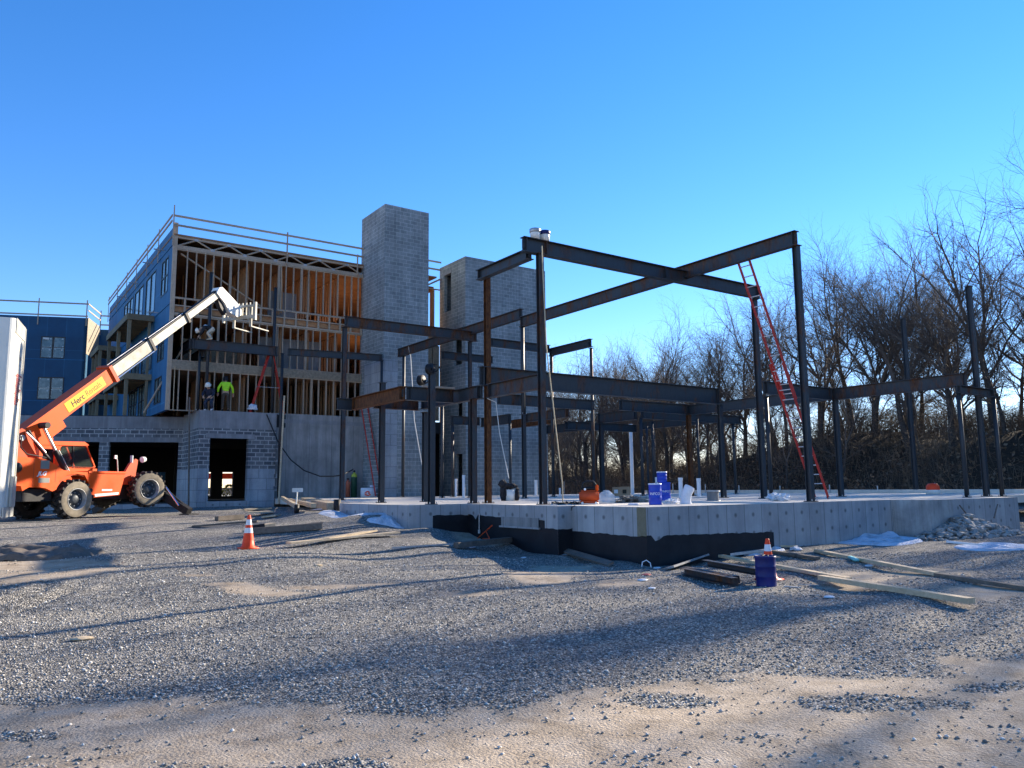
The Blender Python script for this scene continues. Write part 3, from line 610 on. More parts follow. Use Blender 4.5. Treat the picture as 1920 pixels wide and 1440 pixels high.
# ------------------------------------------------------------------ timber framed building
YW = 39.3
def timber_building():
    t = empty('timber_building', (Xc, YW, ZP), 'unfinished four storey timber building with open stud wall and blue side', 'building')
    XE = 22.0; YE = 60.0; z0 = ZP
    # floor zones: (bottom of studs, top of studs)
    storeys = [(5.45, 7.36), (7.84, 9.98), (10.90, 13.22)]
    # studs at 16 inches, some doubled
    proto = {}
    k = 0; x = 7.95
    spare = {5, 12, 19}
    for si, (a, b) in enumerate(storeys):
        q = MB(); q.box((0,0,0),(.042,.14,b-a)); p = q.build('stud', M['stud'], None, (0,0,0)); me = p.data; bpy.data.objects.remove(p)
        xs = []; xx = 8.02+.07*si; i = 0
        rg = random.Random(si)
        while xx < 17.3:
            xs.append(xx)
            if i in (3+si, 11, 16-si) : xs.append(xx+.055); 
            if i == 11: xs.append(xx+.14)
            xx += .406+rg.uniform(-.012,.012); i += 1
        for xx in xs:
            o = bpy.data.objects.new('stud', me); COL.objects.link(o); o.parent = t; o.location = Vector((xx, YW, a))-t.location
        for zz in (a-.045, b):
            q = MB(); q.box((Xc+.18,YW-.002,zz),(17.6,YW+.142,zz+.043)); q.build('wall_plate', M['stud'], t)
        q = MB(); q.box((20.05,YW-.002,b),(22.3,YW+.142,b+.043)); q.build('wall_plate', M['stud'], t)
        for xx in np.arange(20.2, 22.2, .406):
            o = bpy.data.objects.new('stud', me); COL.objects.link(o); o.parent = t; o.location = Vector((xx, YW, a))-t.location
    q = MB(); q.box((20.1,YW+.15,5.5),(22.3,YW+.165,9.9)); q.build('infill_panel', M['osb'], t)
    # rim board band, open joist band, roof truss
    q = MB(); q.box((Xc+.18,YW-.03,7.405),(17.36,YW+.0,7.80)); q.build('rim_band', M['osb'], t)
    for zz, hh in ((10.03,.09),(10.45,.05),(10.80,.09)):
        q = MB(); q.box((Xc+.18,YW-.035,zz),(17.36,YW+.05,zz+hh)); q.build('floor_chord', M['stud'], t)
    q = MB(); q.box((0,0,0),(.09,.08,.70)); p = q.build('chord_block', M['stud'], None, (0,0,0)); me = p.data; bpy.data.objects.remove(p)
    for xx in np.arange(8.1, 17.3, .61):
        o = bpy.data.objects.new('chord_block', me); COL.objects.link(o); o.parent = t; o.location = Vector((xx, YW-.03, 10.11))-t.location
    q = MB(); q.box((Xc+.1,YW-.02,13.27),(17.36,YW+.10,13.46)); q.build('truss_chord', M['stud'], t)
    q = MB(); q.box((Xc+.1,YW-.02,13.80),(17.36,YW+.10,13.90)); q.build('truss_chord', M['stud'], t)
    L = 17.2-7.75; nb = 12
    for i in range(nb):
        xa = 7.75+L*i/nb; xb = 7.75+L*(i+1)/nb; za, zb = (13.44,13.82) if i % 2 == 0 else (13.82,13.44)
        q = MB(); q.tube([(xa,YW+.0,za),(xb,YW+.0,zb)], .045, 4); q.build('truss_web', M['stud'], t)
        q = MB(); q.box((xb-.09,YW-.030,zb-.05),(xb+.09,YW-.022,zb+.06)); q.build('nail_plate', M['metal_galv'], t)
    # floors and roof deck
    for zz in (7.55, 10.35):
        q = MB(); q.box((Xc+.15,YW+.16,zz-.15),(XE,YE-.2,zz+.2)); q.build('floor_deck', M['warm_wood'], t)
    q = MB(); q.box((Xc-.02,YW-.05,13.905),(XE,YE,13.99)); q.build('roof_deck', M['ply'], t)
    q = MB(); q.box((Xc+.15,YW+.3,13.30),(XE,YE-.2,13.45)); q.build('roof_soffit', M['ply'], t)
    # interior partitions and studs seen through the frame
    rg = random.Random(5)
    for a, b in storeys:
        for y_ in (44.2, 49.0):
            for xx in np.arange(8.2, 21.5, .8):
                if rg.random() < .16: continue
                q = MB(); q.box((xx,y_,a),(xx+.05,y_+.12,b+.1)); q.build('inner_stud', M['warm_wood'], t)
        for xx in (9.6, 11.3, 13.1, 14.6, 16.2):
            q = MB()
            for k in range(10):
                if rg.random() < .85: y0 = YW+.9+.41*k; q.box((xx,y0,a),(xx+.10,y0+.042,b+.04))
            q.box((xx-.001,YW+.9,b+.041),(xx+.101,44.0,b+.09)); q.build('stud_partition', M['warm_wood'], t)
    q = MB(); q.box((12.75,41.2,10.95),(14.3,41.3,12.3)); q.build('stacked_panels', M['conc_band'], t)
    q = MB(); q.box((12.3,41.0,7.9),(15.7,41.1,9.7)); q.build('inner_board', M['conc_band'], t)
    q = MB(); q.box((8.6,41.5,7.85),(11.6,41.6,9.3)); q.build('inner_board', M['osb'], t)
    q = MB(); q.tube([(7.9,YW+.2,13.1),(11.9,YW+.2,10.95)], .05, 4); q.build('diagonal_brace', M['stud'], t)
    # rear wall with gaps, right part left open so light enters
    q = MB(); wall(q, (Xc+.2,YE-.3), (1,0), 14.2, ZP, 13.3, .15, [(8.5,9.8,11.2,12.9),(10.4,11.6,11.2,12.9),(12.2,13.4,11.2,12.9),(10.4,11.6,8,9.8),(12.2,13.4,8,9.8),(4,5.4,11.2,12.7)]); q.build('rear_wall', M['warm_wood'], t)
    q = MB(); wall(q, (XE,YW+.2), (0,1), YE-YW-.4, ZP, 13.3, .15, [(.3,5.5,10.95,13.2),(.3,3.6,7.9,9.8),(6.2,7.5,11,12.9)]); q.build('end_wall', M['warm_wood'], t)  # wall added to block sun from the right, openings let some through
    # corner post
    q = MB(); q.box((Xc-.01,YW-.04,ZP),(Xc+.17,YW+.15,14.55)); q.build('corner_post', M['stud'], t)
    q = MB(); q.box((Xc+.30,YW-.05,ZP),(Xc+.33,YW-.02,7.5)); q.build('pale_batten', M['plank'], t)
    # blue sheathed side wall with parapet
    holes = []; wins = []
    for (ya, yb, za, zb, c) in ((40.25,41.85,11.32,13.15,2),(43.4,46.1,10.95,13.2,2),(46.9,49.6,10.95,13.2,2),(50.2,53.4,10.95,13.2,3),
                                (40.4,41.9,8.0,9.7,2),(43.4,46.3,7.9,9.8,2),(47,49.6,7.9,9.8,2),(40.6,42.2,5.9,7.2,2),(44,46.6,5.6,7.3,3),(47.2,49.8,5.6,7.3,3)):
        wins.append((ya,yb,za,zb,c)); holes.append((YE-yb, YE-ya, za, zb))
    q = MB(); wall(q, (Xc,YE), (0,-1), YE-YW-.05, ZP, 14.38, .15, holes); q.build('side_wall', M['blue'], t)
    for (ya,yb,za,zb,c) in wins: window(t, (Xc+.03,yb,za), (0,-1,0), (-1,0,0), yb-ya, zb-za, c, 2 if zb-za < 2 else 1, False)
    for zz in (10.55, 13.45):
        q = MB(); q.box((Xc-.03,YW+.2,zz),(Xc-.001,YE-.1,zz+.07)); q.build('seam_strip', M['metal_galv'] if 0 else M['blue'], t)
    for yy, zz in ((41.5,13.7),(44.5,13.75),(48.8,13.6),(53.2,13.7),(42.2,10.6)):
        q = MB(); q.box((Xc-.5,yy,zz),(Xc-.0,yy+.06,zz+.05)); q.build('bracket', M['metal_galv'], t)
    # guard rails on the roof
    px = [(7.48,YW,15.35),(13.0,YW,15.05),(17.0,YW,14.55)]
    railing(t, [(7.45,YW-.06),(17.36,YW-.06)], 13.3, 14.88, 14.42, [(13.05,YW-.06,15.05),(17.0,YW-.06,14.5)])
    q = MB(); q.cbox((7.46,YW-.06,14.4),(.05,.05,2.0)); q.build('rail_post', M['stud'], t)
    railing(t, [(7.40,YW),(7.40,YE)], 13.3, 14.90, 14.62, [(7.40,y,15.1) for y in (42.5,45.6,48.9,52.3,55.9,59.7)], .07)
    railing(t, [(20.1,YW-.06),(22.3,YW-.06)], 13.9, 14.88, 14.42, [(21.2,YW-.06,15.1)])
    q = MB(); q.tube([(20.2,YW,14.0),(21.4,YW,13.4)], .05, 4); q.tube([(21.4,YW,13.4),(22.3,YW,13.9)], .05, 4); q.build('truss_web', M['stud'], t)
    # balconies of treated lumber
    for (ya, yb) in ((43.2,50.2),(53.8,57.2)):
        for zd in (10.62, 7.55):
            q = MB()
            for i in range(9): x0 = 6.27+i*.137; q.box((x0,ya,zd-.05),(x0+.125,yb,zd))
            dk = q.build('balcony', M['treated'], t)
            def sub(nm, a, b):
                q = MB(); q.box(a, b); s = q.build(nm, M['treated'], None, (0,0,0)); s.parent = dk; s.data.transform(Matrix.Translation(-Vector(t.location)))
            sub('edge_beam', (6.20,ya-.05,zd-.30), (6.27,yb+.05,zd+.02)); sub('edge_beam', (6.271,ya-.05,zd-.28), (7.5,ya-.004,zd+.02)); sub('edge_beam', (6.271,yb+.004,zd-.28), (7.5,yb+.05,zd+.02))
            for yj in np.arange(ya+.5, yb-.2, .62): sub('joist', (6.28,yj,zd-.26), (7.48,yj+.045,zd-.052))
            if zd < 9:
                for pz in (8.5,):
                    sub('hand_rail', (6.22,ya,pz-.04), (6.26,yb,pz+.04))
                for yy in np.arange(ya+.2, yb, .30): sub('baluster', (6.225,yy,zd+.02), (6.25,yy+.03,8.46))
        for yy in (ya+.1, (ya+yb)/2, yb-.1):
            for xx in (6.36,):
                q = MB(); q.cbox((xx,yy,(ZP+10.33)/2),(.16,.16,10.33-ZP)); q.build('balcony_post', M['treated'], t)
        q = MB(); q.cbox((7.3,ya+.1,(ZP+10.3)/2),(.12,.12,10.3-ZP)); q.build('balcony_post', M['treated'], t)
    return t
timber_building()
def blue_wing():
    a = R(-20.4); d = Vector((math.cos(a), math.sin(a), 0)); n_out = Vector((d.y, -d.x, 0)); nin = -n_out
    p = f0*55.0+r0*((150-960)/F_PX*55.0)*1.0
    Pc = Vector((p.x, p.y, 0)); L = 22
    zt = at_pl(140, 595.5, Pc, n_out).z
    t = empty('blue_wing', (Pc.x, Pc.y, ZP), 'shaded blue sheathed wing at far left with paired square windows', 'building')
    P0 = Pc-d*L
    s_of = lambda x, y: (at_pl(x, y, Pc, n_out)-P0).dot(d); z_of = lambda x, y: at_pl(x, y, Pc, n_out).z
    wl = []
    for (x0, y0, x1, y1) in ((76,631,122,672),(70,707,119,749)):
        s0, s1 = s_of(x0,(y0+y1)/2), s_of(x1,(y0+y1)/2); zb, ztop = z_of((x0+x1)/2,y1), z_of((x0+x1)/2,y0); wl.append((s0,s1,zb,ztop))
    wl += [(s-6.2, e-6.2, a_, b_) for s, e, a_, b_ in wl]+[(s-12, e-12, a_, b_) for s, e, a_, b_ in wl]
    q = MB(); wall(q, P0, d, L, .8, zt, .2, wl); q.build('front_wall', M['blue_shaded'], t)
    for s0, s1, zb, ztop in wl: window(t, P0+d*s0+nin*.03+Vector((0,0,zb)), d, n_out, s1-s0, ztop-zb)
    q = MB(); wall(q, Pc, nin, 3.5, .8, zt, .2); q.build('return_wall', M['blue_shaded'], t)
    q = MB(); wall(q, Pc+nin*3.4, d, 6.0, .8, zt-.15, .2); q.build('rear_wall', M['blue_shaded'], t)
    q = MB(); q.prism([tuple((P0+nin*.21)[:2]), tuple((Pc+nin*.21-d*.01)[:2]), tuple((Pc+nin*9)[:2]), tuple((P0+nin*9)[:2])], zt-.5, zt-.3, 'z'); q.build('roof_deck', M['ply'], t)
    for zz in (10.9, 7.95):
        q = MB(); wall(q, P0+n_out*.012, d, L-.1, zz, zz+.06, .010); q.build('seam_strip', M['blue'], t)
    # roof guard rails
    A = P0-nin*.05; B = Pc-nin*.05
    railing(t, [A[:2], B[:2]], 0, zt+1.02, zt+.12, []); railing(t, [B[:2], (Pc+nin*3.4)[:2]], 0, zt+1.02, zt+.55, [])
    C2 = Pc+nin*3.35; railing(t, [C2[:2], (C2+d*6)[:2]], 0, zt+.9, zt+.2, [])
    for s in (.1, 3.2, 6.35, 9.5, 12.5, 15.5, 18.5): q_ = B-d*s; q = MB(); q.cbox((q_.x,q_.y,zt+.35),(.07,.07,1.9)); q.build('rail_post', M['stud'], t)
    q_ = C2; q = MB(); q.cbox((q_.x,q_.y,zt+.35),(.07,.07,1.9)); q.build('rail_post', M['stud'], t)
    q = MB(); e = Pc+d*.012; wall(q, e, nin, 3.2, zt-2.6, zt+.05, .02); q.build('end_sheet', M['osb'], t)
    for s, zz in ((2.6,zt-1.6),(6.9,zt-.9),(9.2,zt-.6),(5.2,zt-.55)):
        q_ = Pc-d*s+n_out*.03; q = MB(); q.cbox((q_.x,q_.y,zz),(.35,.12,.14)); q.build('vent_hood', M['white_paint'], t)
blue_wing()

# ------------------------------------------------------------------ steel frame
def frame_m(p0, p1):
    d = (p1-p0).normalized(); side = d.cross(Vector((0,0,1))); side = side.normalized() if side.length > .01 else Vector((1,0,0)); u = side.cross(d)
    return Matrix(((d.x,side.x,u.x,p0.x),(d.y,side.y,u.y,p0.y),(d.z,side.z,u.z,p0.z),(0,0,0,1))), (p1-p0).length
GB = 'steel beams of the new frame'; GC = 'steel columns of the new frame'
def wbeam(p0, p1, depth, label, m='steel', width=.2, stiff=(), ends=True, group=GB):
    p0, p1 = Vector(p0), Vector(p1); Mx, L = frame_m(p0, p1); fl = .02
    t = empty('steel_beam', p0-Vector((0,0,depth)), label, 'steel beam', group)
    q = MB(); q.box((0,-.007,-depth+fl),(L,.007,-fl),0,Mx); q.build('web', M[m], t)
    q = MB(); q.box((0,-width/2,-fl),(L,width/2,0),0,Mx); q.build('flange', M[m], t)
    q = MB(); q.box((0,-width/2,-depth),(L,width/2,-depth+fl),0,Mx); q.build('flange', M[m], t)
    for s in ([.10, L-.10] if ends else [])+list(stiff):
        for sg in (-1, 1):
            q = MB(); q.box((s-.006,sg*.008,-depth+fl+.001),(s+.006,sg*width/2*.95,-fl-.001),0,Mx); q.build('stiffener', M[m], t)
    for s, sg in ((0.0,1),(L,-1)):
        if not ends: break
        q = MB(); x0, x1 = (.004,.11) if sg > 0 else (L-.11,L-.004)
        for sd_ in (-1,1):
            q.box((x0,sd_*.009,-depth*.78),(x1,sd_*.019,-depth*.22),0,Mx)
            for k in range(3): c = Mx@Vector(((x0+x1)/2,sd_*.019,-depth*(.32+.18*k))); e_ = Mx@Vector(((x0+x1)/2,sd_*.036,-depth*(.32+.18*k))); q.tube([c,e_],.017,6)
        q.build('bolted_clip', M['steel_mid'], t)
    return t
def column(x, y, z0, z1, label, m='steel', w_=.2, kind='W', cap=True, rot=0, group=GC):
    w_ *= .76 if kind == 'W' else .80
    t = empty('steel_column', (x, y, z0), label, 'steel column', group)
    Mx = Matrix.Translation((x,y,0)) @ Matrix.Rotation(rot, 4, 'Z')
    q = MB()
    if kind == 'W':
        q.box((-w_/2,-w_/2,z0+.02),(w_/2,-w_/2+.014,z1),0,Mx); q.box((-w_/2,w_/2-.014,z0+.02),(w_/2,w_/2,z1),0,Mx); q.box((-.006,-w_/2+.014,z0+.02),(.006,w_/2-.014,z1),0,Mx)
    else:
        q.bbox((0,0,(z0+z1)/2+.01),(w_,w_,z1-z0-.02),.018,0,Mx)
    q.build('shaft', M[m], t)
    q = MB(); q.box((-w_*.85,-w_*.85,z0+.002),(w_*.85,w_*.85,z0+.022),0,Mx); bp = q.build('base_plate', M[m], t)
    for sx in (-1,1):
        for sy in (-1,1):
            q = MB(); q.tube([Mx@Vector((sx*w_*.68,sy*w_*.68,z0+.022)),Mx@Vector((sx*w_*.68,sy*w_*.68,z0+.07))],.014,6); b_ = q.build('anchor_bolt', M['metal_galv'], None, (0,0,0)); b_.parent = bp; b_.data.transform(Matrix.Translation(-Vector(t.location)))
    if cap:
        q = MB(); q.box((-w_*.72,-w_*.72,z1),(w_*.72,w_*.72,z1+.016),0,Mx); q.build('cap_plate', M[m], t)
    return t
X1, X2, X3, X4 = 12.1, 18.0, 21.35, 25.4
# --- columns (slab top ZS)
column(10.35,18.72,ZS,5.02,'short free-standing dark column at the near left slab edge with a reel on top','steel_mid',.2)
column(12.15,29.2,ZS,8.10,'tall column carrying the left end of the high beam in front of the tall tower','steel_rust',.2)
column(10.62,22.4,ZS,4.95,'column under the rusty cantilever beam with a stub above it','steel_mid',.2)
column(12.2,22.5,ZS,4.1,'dark column just left of the free-standing one under the cantilever frame','steel',.2)
column(18.05,35.6,ZS,8.36,'slim column standing against the tall tower under the dark sloping-looking beam','steel_mid',.16,'H')
column(17.4,30.5,ZS,5.3,'slim sunlit-edged column right behind the short one with the reel','steel',.15,'H')
column(19.7,33.5,ZS,4.85,'slim column near the doorway of the lower tower','steel_rust',.15,'H')
column(18.1,29.25,ZS,8.1,'tall slim column in front of the lower tower at the crossing of two high beams','steel_rust',.18)
column(11.78,18.86,ZS,4.16,'brown column tight beside the orange-rusted one at the front slab edge','steel_rust',.2)
column(12.15,18.68,ZS,7.92,'orange-rusted lower column running up dark to the small top left beam','steel_orange',.2)
column(12.0,15.9,ZS,7.72,'tall front column with rust-brown upper half below the two white buckets','steel_rust',.2)
column(18.1,25.2,ZS,8.4,'slim column in front of the lower tower behind the tall rust-brown column','steel_mid',.18)
column(21.3,30.8,ZS,4.7,'thin dark post rising behind the draped black jacket','steel',.14,'H')
column(21.4,27.6,ZS,7.5,'tall thin brown post beside the hanging tan rope','steel_rust',.15,'H')
column(17.65,24.6,4.45,7.93,'upper post standing on a lower beam under the far end of the long rusty beam','steel_mid',.16,'H')
column(21.4,24.85,ZS,7.45,'tall thin post at the right end of the small beam against the sky','steel_rust',.14,'H')
column(27.05,31.4,ZS,4.7,'orange-rusted column behind the orange workshop vacuum','steel_orange',.22)
column(24.8,28.2,ZS,4.7,'dark column just right of the orange-rusted one behind the vacuum','steel',.22)
column(24.9,25.6,ZS,4.7,'slim dark column behind the crumpled tarpaulin heap','steel_mid',.15,'H')
column(28.6,29.0,ZS,4.7,'thin post between the dark column and the white pipe','steel_mid',.13,'H')
column(26.9,26.9,ZS,4.7,'thin sunlit post directly left of the tall white pipe','steel',.13,'H')
column(30.8,30.7,ZS,4.7,'thin post behind the stacked blue drums','steel_mid',.13,'H')
column(25.4,23.2,ZS,4.7,'broad rusty column between the two white floor pipes','steel_orange',.22)
column(27.5,24.6,ZS,4.7,'thin sunlit post close right of the broad rusty column','steel',.12,'H')
column(22.0,18.6,ZS,4.5,'column under the right end of the deep dark beam','steel',.2)
column(31.2,25.6,ZS,4.7,'thin far post right of the column under the deep beam','steel_mid',.14,'H')
column(21.1,16.2,ZS,7.74,'tall dark column under the right end of the highest beam','steel_mid',.2)
column(22.2,16.75,ZS,4.62,'slim grey column under the left end of the short beam behind the ladder','steel',.14,'H')
column(17.72,12.18,ZS,7.93,'tallest near column at the front slab edge beside the long red ladder','steel_mid',.2)
column(25.35,16.2,ZS,4.64,'column under the corner where two right-hand beams meet','steel',.2)
column(35.6,19.0,ZS,9.3,'slender free-standing post far back with a bare plate on top','steel',.22)
column(24.9,11.75,ZS,4.60,'slim column under the near end of the right-hand beam','steel',.14,'H')
column(26.7,12.0,ZS,8.05,'tallest free-standing post at the far right of the slab','steel',.2)
column(26.95,11.65,ZS,4.35,'rightmost slim column under the little end beam','steel',.14,'H')
# --- beams
def bx(Y, pxa, pya, xb, depth, label, m='steel', z=None, **k):
    a = at_y(pxa, pya, Y); 
    if z is not None: a.z = z
    wbeam((a.x, Y, a.z), (xb, Y, a.z), depth, label, m, **k)
bx(16.02, 979, 443.8, 21.15, .40, 'highest long dark beam with two white buckets on its left end', 'steel', None, stiff=(.75, 5.2))
wbeam((17.65,24.7,8.32),(17.65,12.08,8.32),.40,'long rusty beam crossing the highest dark beam from far left to near right','steel_rust', stiff=(8.3,))
wbeam((11.9,18.75,7.93),(11.9,16.16,7.93),.30,'small top left beam joining the tops of two front columns','steel')
wbeam((12.05,29.0,8.52),(18.3,29.0,8.52),.42,'high brownish beam in front of the tall tower','steel_rust')
wbeam((18.0,36.1,8.80),(18.0,25.1,8.80),.42,'high brown beam running towards the viewer in front of the lower tower','steel_rust')
wbeam((11.9,18.72,5.10),(22.1,18.72,5.10),.56,'deep blue-grey beam across the middle of the frame at first floor height','steel',width=.24)
wbeam((12.12,22.55,4.60),(12.12,18.95,4.60),.40,'brown-grey beam behind the column with the reel','steel_mid')
wbeam((12.1,18.55,4.57),(12.1,15.98,4.57),.40,'short brown beam ending at the tall rust-brown front column','steel_rust')
wbeam((10.3,23.9,4.60),(10.3,20.3,4.60),.40,'orange-rusted cantilever beam nearest the tall tower','steel_orange')
wbeam((10.42,20.36,4.60),(12.0,20.36,4.60),.40,'short blue-grey beam with a timber and a reel on top','steel')
wbeam((9.75,23.95,4.58),(10.28,23.95,4.58),.38,'stub beam crossing the rusted left column','steel',ends=False)
wbeam((10.42,22.6,4.50),(12.0,22.6,4.50),.34,'rear cross beam under the cantilever frame','steel_rust')
wbeam((16.6,24.85,5.24),(21.5,24.85,5.24),.42,'dark beam just below the deep beam in front of the lower tower','steel')
wbeam((19.6,33.5,5.20),(21.3,33.5,5.20),.42,'pale short beam beside the lower tower doorway','steel')
wbeam((21.35,33.4,5.15),(21.35,30.8,5.15),.46,'dark short beam ending in front of the lower tower','steel_mid')
wbeam((23.1,33.4,5.10),(23.1,29.6,5.10),.42,'orange-brown beam low in front of the lower tower','steel_orange')
wbeam((21.4,29.6,5.06),(21.4,26.4,5.06),.40,'brown beam overlapping the tall rust-brown column','steel_rust')
wbeam((26.95,35.3,5.10),(26.95,31.3,5.10),.46,'dark beam right of the lower tower ending at an orange column','steel')
wbeam((21.38,27.7,7.86),(21.38,24.8,7.86),.34,'small high beam against the sky left of the trees','steel')
wbeam((18.1,27.6,8.0),(21.3,27.6,8.0),.34,'high dark beam crossing the lower tower face','steel')
wbeam((17.5,30.75,7.85),(20.3,30.75,7.85),.34,'high dark beam behind the brown one in front of the lower tower','steel')
wbeam((24.8,28.4,5.10),(24.8,25.75,5.10),.46,'dark purple-brown beam above the white pipe','steel_mid')
wbeam((24.92,25.6,5.08),(31.8,25.6,5.08),.40,'long far beam forming the back of the right-hand box frame','steel')
wbeam((29.9,30.7,5.08),(29.9,25.75,5.08),.40,'far inner beam behind the box frame','steel_mid')
wbeam((24.85,31.0,4.95),(29.8,31.0,4.95),.40,'farthest cross beam of the box frame','steel')
wbeam((21.4,23.2,5.10),(25.3,23.2,5.10),.42,'dark beam under the deep beam ending at the rusty column','steel')
wbeam((25.42,23.3,5.08),(25.42,16.45,5.08),.42,'long blue-grey beam running from the rusty column towards the right','steel')
wbeam((21.5,16.3,5.05),(25.28,16.3,5.05),.42,'short beam behind the long red ladder','steel')
wbeam((25.42,16.4,5.06),(25.42,11.7,5.06),.42,'right-hand brown beam ending beyond the ladder','steel_rust')
wbeam((24.75,11.72,4.62),(27.05,11.72,4.62),.24,'little end beam at the far right of the frame','steel_mid')
# --- canopy steel over the garage roof
GL = 'steel of the canopy on the garage roof'
wbeam((8.45,38.75,8.82),(12.55,38.75,8.82),.48,'blue-grey canopy beam with a bending worker on it','steel',group=GL)
wbeam((8.45,47.2,8.85),(8.45,38.9,8.85),.48,'canopy beam running back along the blue wall','steel_mid',group=GL)
wbeam((9.05,45.2,8.45),(9.05,39.0,8.45),.42,'lower canopy beam parallel to the one along the blue wall','steel_mid',group=GL)
wbeam((12.55,37.2,8.50),(17.25,36.45,8.50),.34,'dark beam from the canopy to the tall tower','steel',group=GL)
column(9.22,38.92,ZP,12.2,'tall thin grey column left of the bending worker','steel',.16,'H',group=GL)
column(8.88,39.05,ZP,8.36,'thin column left of the two workers on the garage roof','steel',.13,'H',group=GL)
column(12.42,38.98,ZP,11.9,'tall thin dark column behind the red stepladder','steel',.16,'H',group=GL)
column(12.75,38.60,1.19,8.46,'thin dark column at the joint of block garage and concrete wall','steel_mid',.15,'H',group=GL)
column(17.1,36.2,ZS,8.14,'thin post at the left corner of the tall tower','steel',.14,'H',group=GL)

# ------------------------------------------------------------------ telehandler (local frame: +x forwards, +y left, z up)
def telehandler():
    t = empty('telehandler', (2.32, 30.03, .76), 'orange telehandler with its cream boom raised and forks over the canopy', 'telehandler', None, R(34.65), True)
    def part(name, q, m, par=None): return q.build(name, m, par or t)
    # chassis and hood
    q = MB(); q.box((-1.9,-.48,.62),(3.3,.48,1.12)); q.box((-1.75,-.95,.60),(-.72,-.48,.98)); q.box((3.2,-.75,.75),(3.95,.75,1.30)); part('chassis', q, M['black'])
    hood = [(-2.30,1.93),(-2.05,1.95),(-1.20,1.91),(-1.02,1.85),(-.50,1.57),(.05,1.53),(.42,1.52),(.50,1.10),(.30,1.42),(.0,1.46),(-.32,1.42),(-.62,1.22),(-.72,.96),(-.85,.90),(-1.09,1.00),(-1.30,1.03),(-1.67,1.03),(-1.87,.92),(-1.92,1.07),(-2.26,1.09)]
    q = MB(); q.prism(hood, -1.15, -.50); q.prism([(-2.34,1.0),(-1.75,1.0),(-1.75,1.75),(-2.30,1.90)], -.49, 1.15); part('engine_hood', q, M['orange'])
    q = MB(); q.box((-1.32,-1.158,1.60),(-1.02,-1.151,1.86)); q.box((-1.36,-1.158,1.17),(-.98,-1.151,1.32)); part('vent_grille', q, M['grey_ink'])
    tx = text_mesh('JLG', .17, M['white_ink'], 'lettering', t, Matrix.Translation((-1.40,-1.156,1.40)) @ Matrix.Rotation(R(90),4,'X'), .002, .006, .25, 1.15)
    for hx0, hz0, hz1 in ((-1.55,1.06,1.88),(-.78,1.20,1.62)):
        q = MB(); q.box((hx0,-1.154,hz0),(hx0+.02,-1.1515,hz1)); part('hood_seam', q, M['orange_dk'])
    # side tank with raised lip
    q = MB(); q.prism([(.46,1.51),(1.95,1.53),(1.86,1.18),(1.74,.76),(.60,.68),(.48,1.05)], -1.14, -.50); part('fuel_tank', q, M['orange'])
    q = MB(); q.box((.44,-1.17,1.49),(1.97,-.50,1.56)); part('step_lip', q, M['orange'])
    q = MB(); q.prism([(.75,.715),(1.68,.775),(1.70,.85),(.72,.80)], -1.150, -1.143); part('decal_strip', q, M['white_ink'])
    q = MB(); q.box((1.0,-1.150,.90),(1.42,-1.143,.96)); part('decal_strip', q, M['white_ink'])
    # fenders and nose
    q = MB(); arch = [(.66*1.16*math.cos(a),.66+.66*1.16*math.sin(a)) for a in np.linspace(R(35),R(150),10)]; arch2 = [(x*1.05,.66+(z-.66)*1.05) for x, z in arch]
    q.prism(arch+arch2[::-1], -1.12, -.62); part('mudguard', q, M['orange_dk'])
    q = MB(); q.prism([(2.0,1.52),(2.42,1.55),(2.62,1.86),(2.86,2.05),(2.98,2.0),(2.9,1.5),(2.95,1.12),(2.0,1.12)], -.62, -.52); q.prism([(2.0,1.52),(2.9,1.55),(2.95,1.12),(2.0,1.12)], .5, .6); part('front_plate', q, M['orange_dk'])
    q = MB(); q.tube([(2.72,-.58,1.9),(2.72,-.58,2.16)], .05, 8); part('marker_lamp', q, M['decal'])
    q = MB(); q.tube([(3.15,-.62,2.02),(3.28,-.62,2.04)], [.11,.09], 12); part('headlight', q, M['white_paint'])
    q = MB(); q.tube([(1.75,-1.0,1.55),(1.68,-1.02,1.95),(1.62,-1.02,2.06)], .018, 6); q.cbox((1.60,-1.03,2.06),(.10,.04,.12)); part('mirror', q, M['alu'])
    # cab
    cab = [(-.42,1.60),(-.42,2.46),(-.34,2.53),(1.26,2.58),(1.40,2.50),(1.86,1.62),(1.80,1.50),(-.42,1.50)]
    win = [(.32,1.74),(.34,2.36),(.40,2.42),(1.28,2.49),(1.36,2.44),(1.72,1.78),(1.66,1.74)]
    q = MB()
    n = len(win)
    def ring(y0, y1):
        for i in range(len(win)):
            a, b = win[i], win[(i+1) % n]; c = ((a[0]+b[0])/2, (a[1]+b[1])/2)
            k = .09; ctr = (1.0, 2.1)
            oa = (a[0]+(a[0]-ctr[0])*k, a[1]+(a[1]-ctr[1])*k*1.3); ob = (b[0]+(b[0]-ctr[0])*k, b[1]+(b[1]-ctr[1])*k*1.3)
            vs = [(a[0],y0,a[1]),(b[0],y0,b[1]),(ob[0],y0,ob[1]),(oa[0],y0,oa[1]),(a[0],y1,a[1]),(b[0],y1,b[1]),(ob[0],y1,ob[1]),(oa[0],y1,oa[1])]
            q.add(vs, [(0,1,2,3),(7,6,5,4),(0,4,5,1),(1,5,6,2),(2,6,7,3),(3,7,4,0)])
    ring(.08,.14); ring(1.04,1.10)
    q.box((-.42,.07,1.20),(1.84,1.10,1.68)); q.box((-.42,.08,1.68),(.25,1.10,2.46)) if 0 else None
    q.box((-.42,.08,1.68),(-.30,1.10,2.46)); q.box((-.30,.081,2.30),(.28,.14,2.46)); q.prism([(-.44,2.46),(-.34,2.55),(1.26,2.60),(1.44,2.50),(1.40,2.46),(-.40,2.42)], .06, 1.12)
    q.box((.16,.085,1.68),(.26,.145,2.44)); q.box((.16,1.035,1.68),(.26,1.095,2.44))
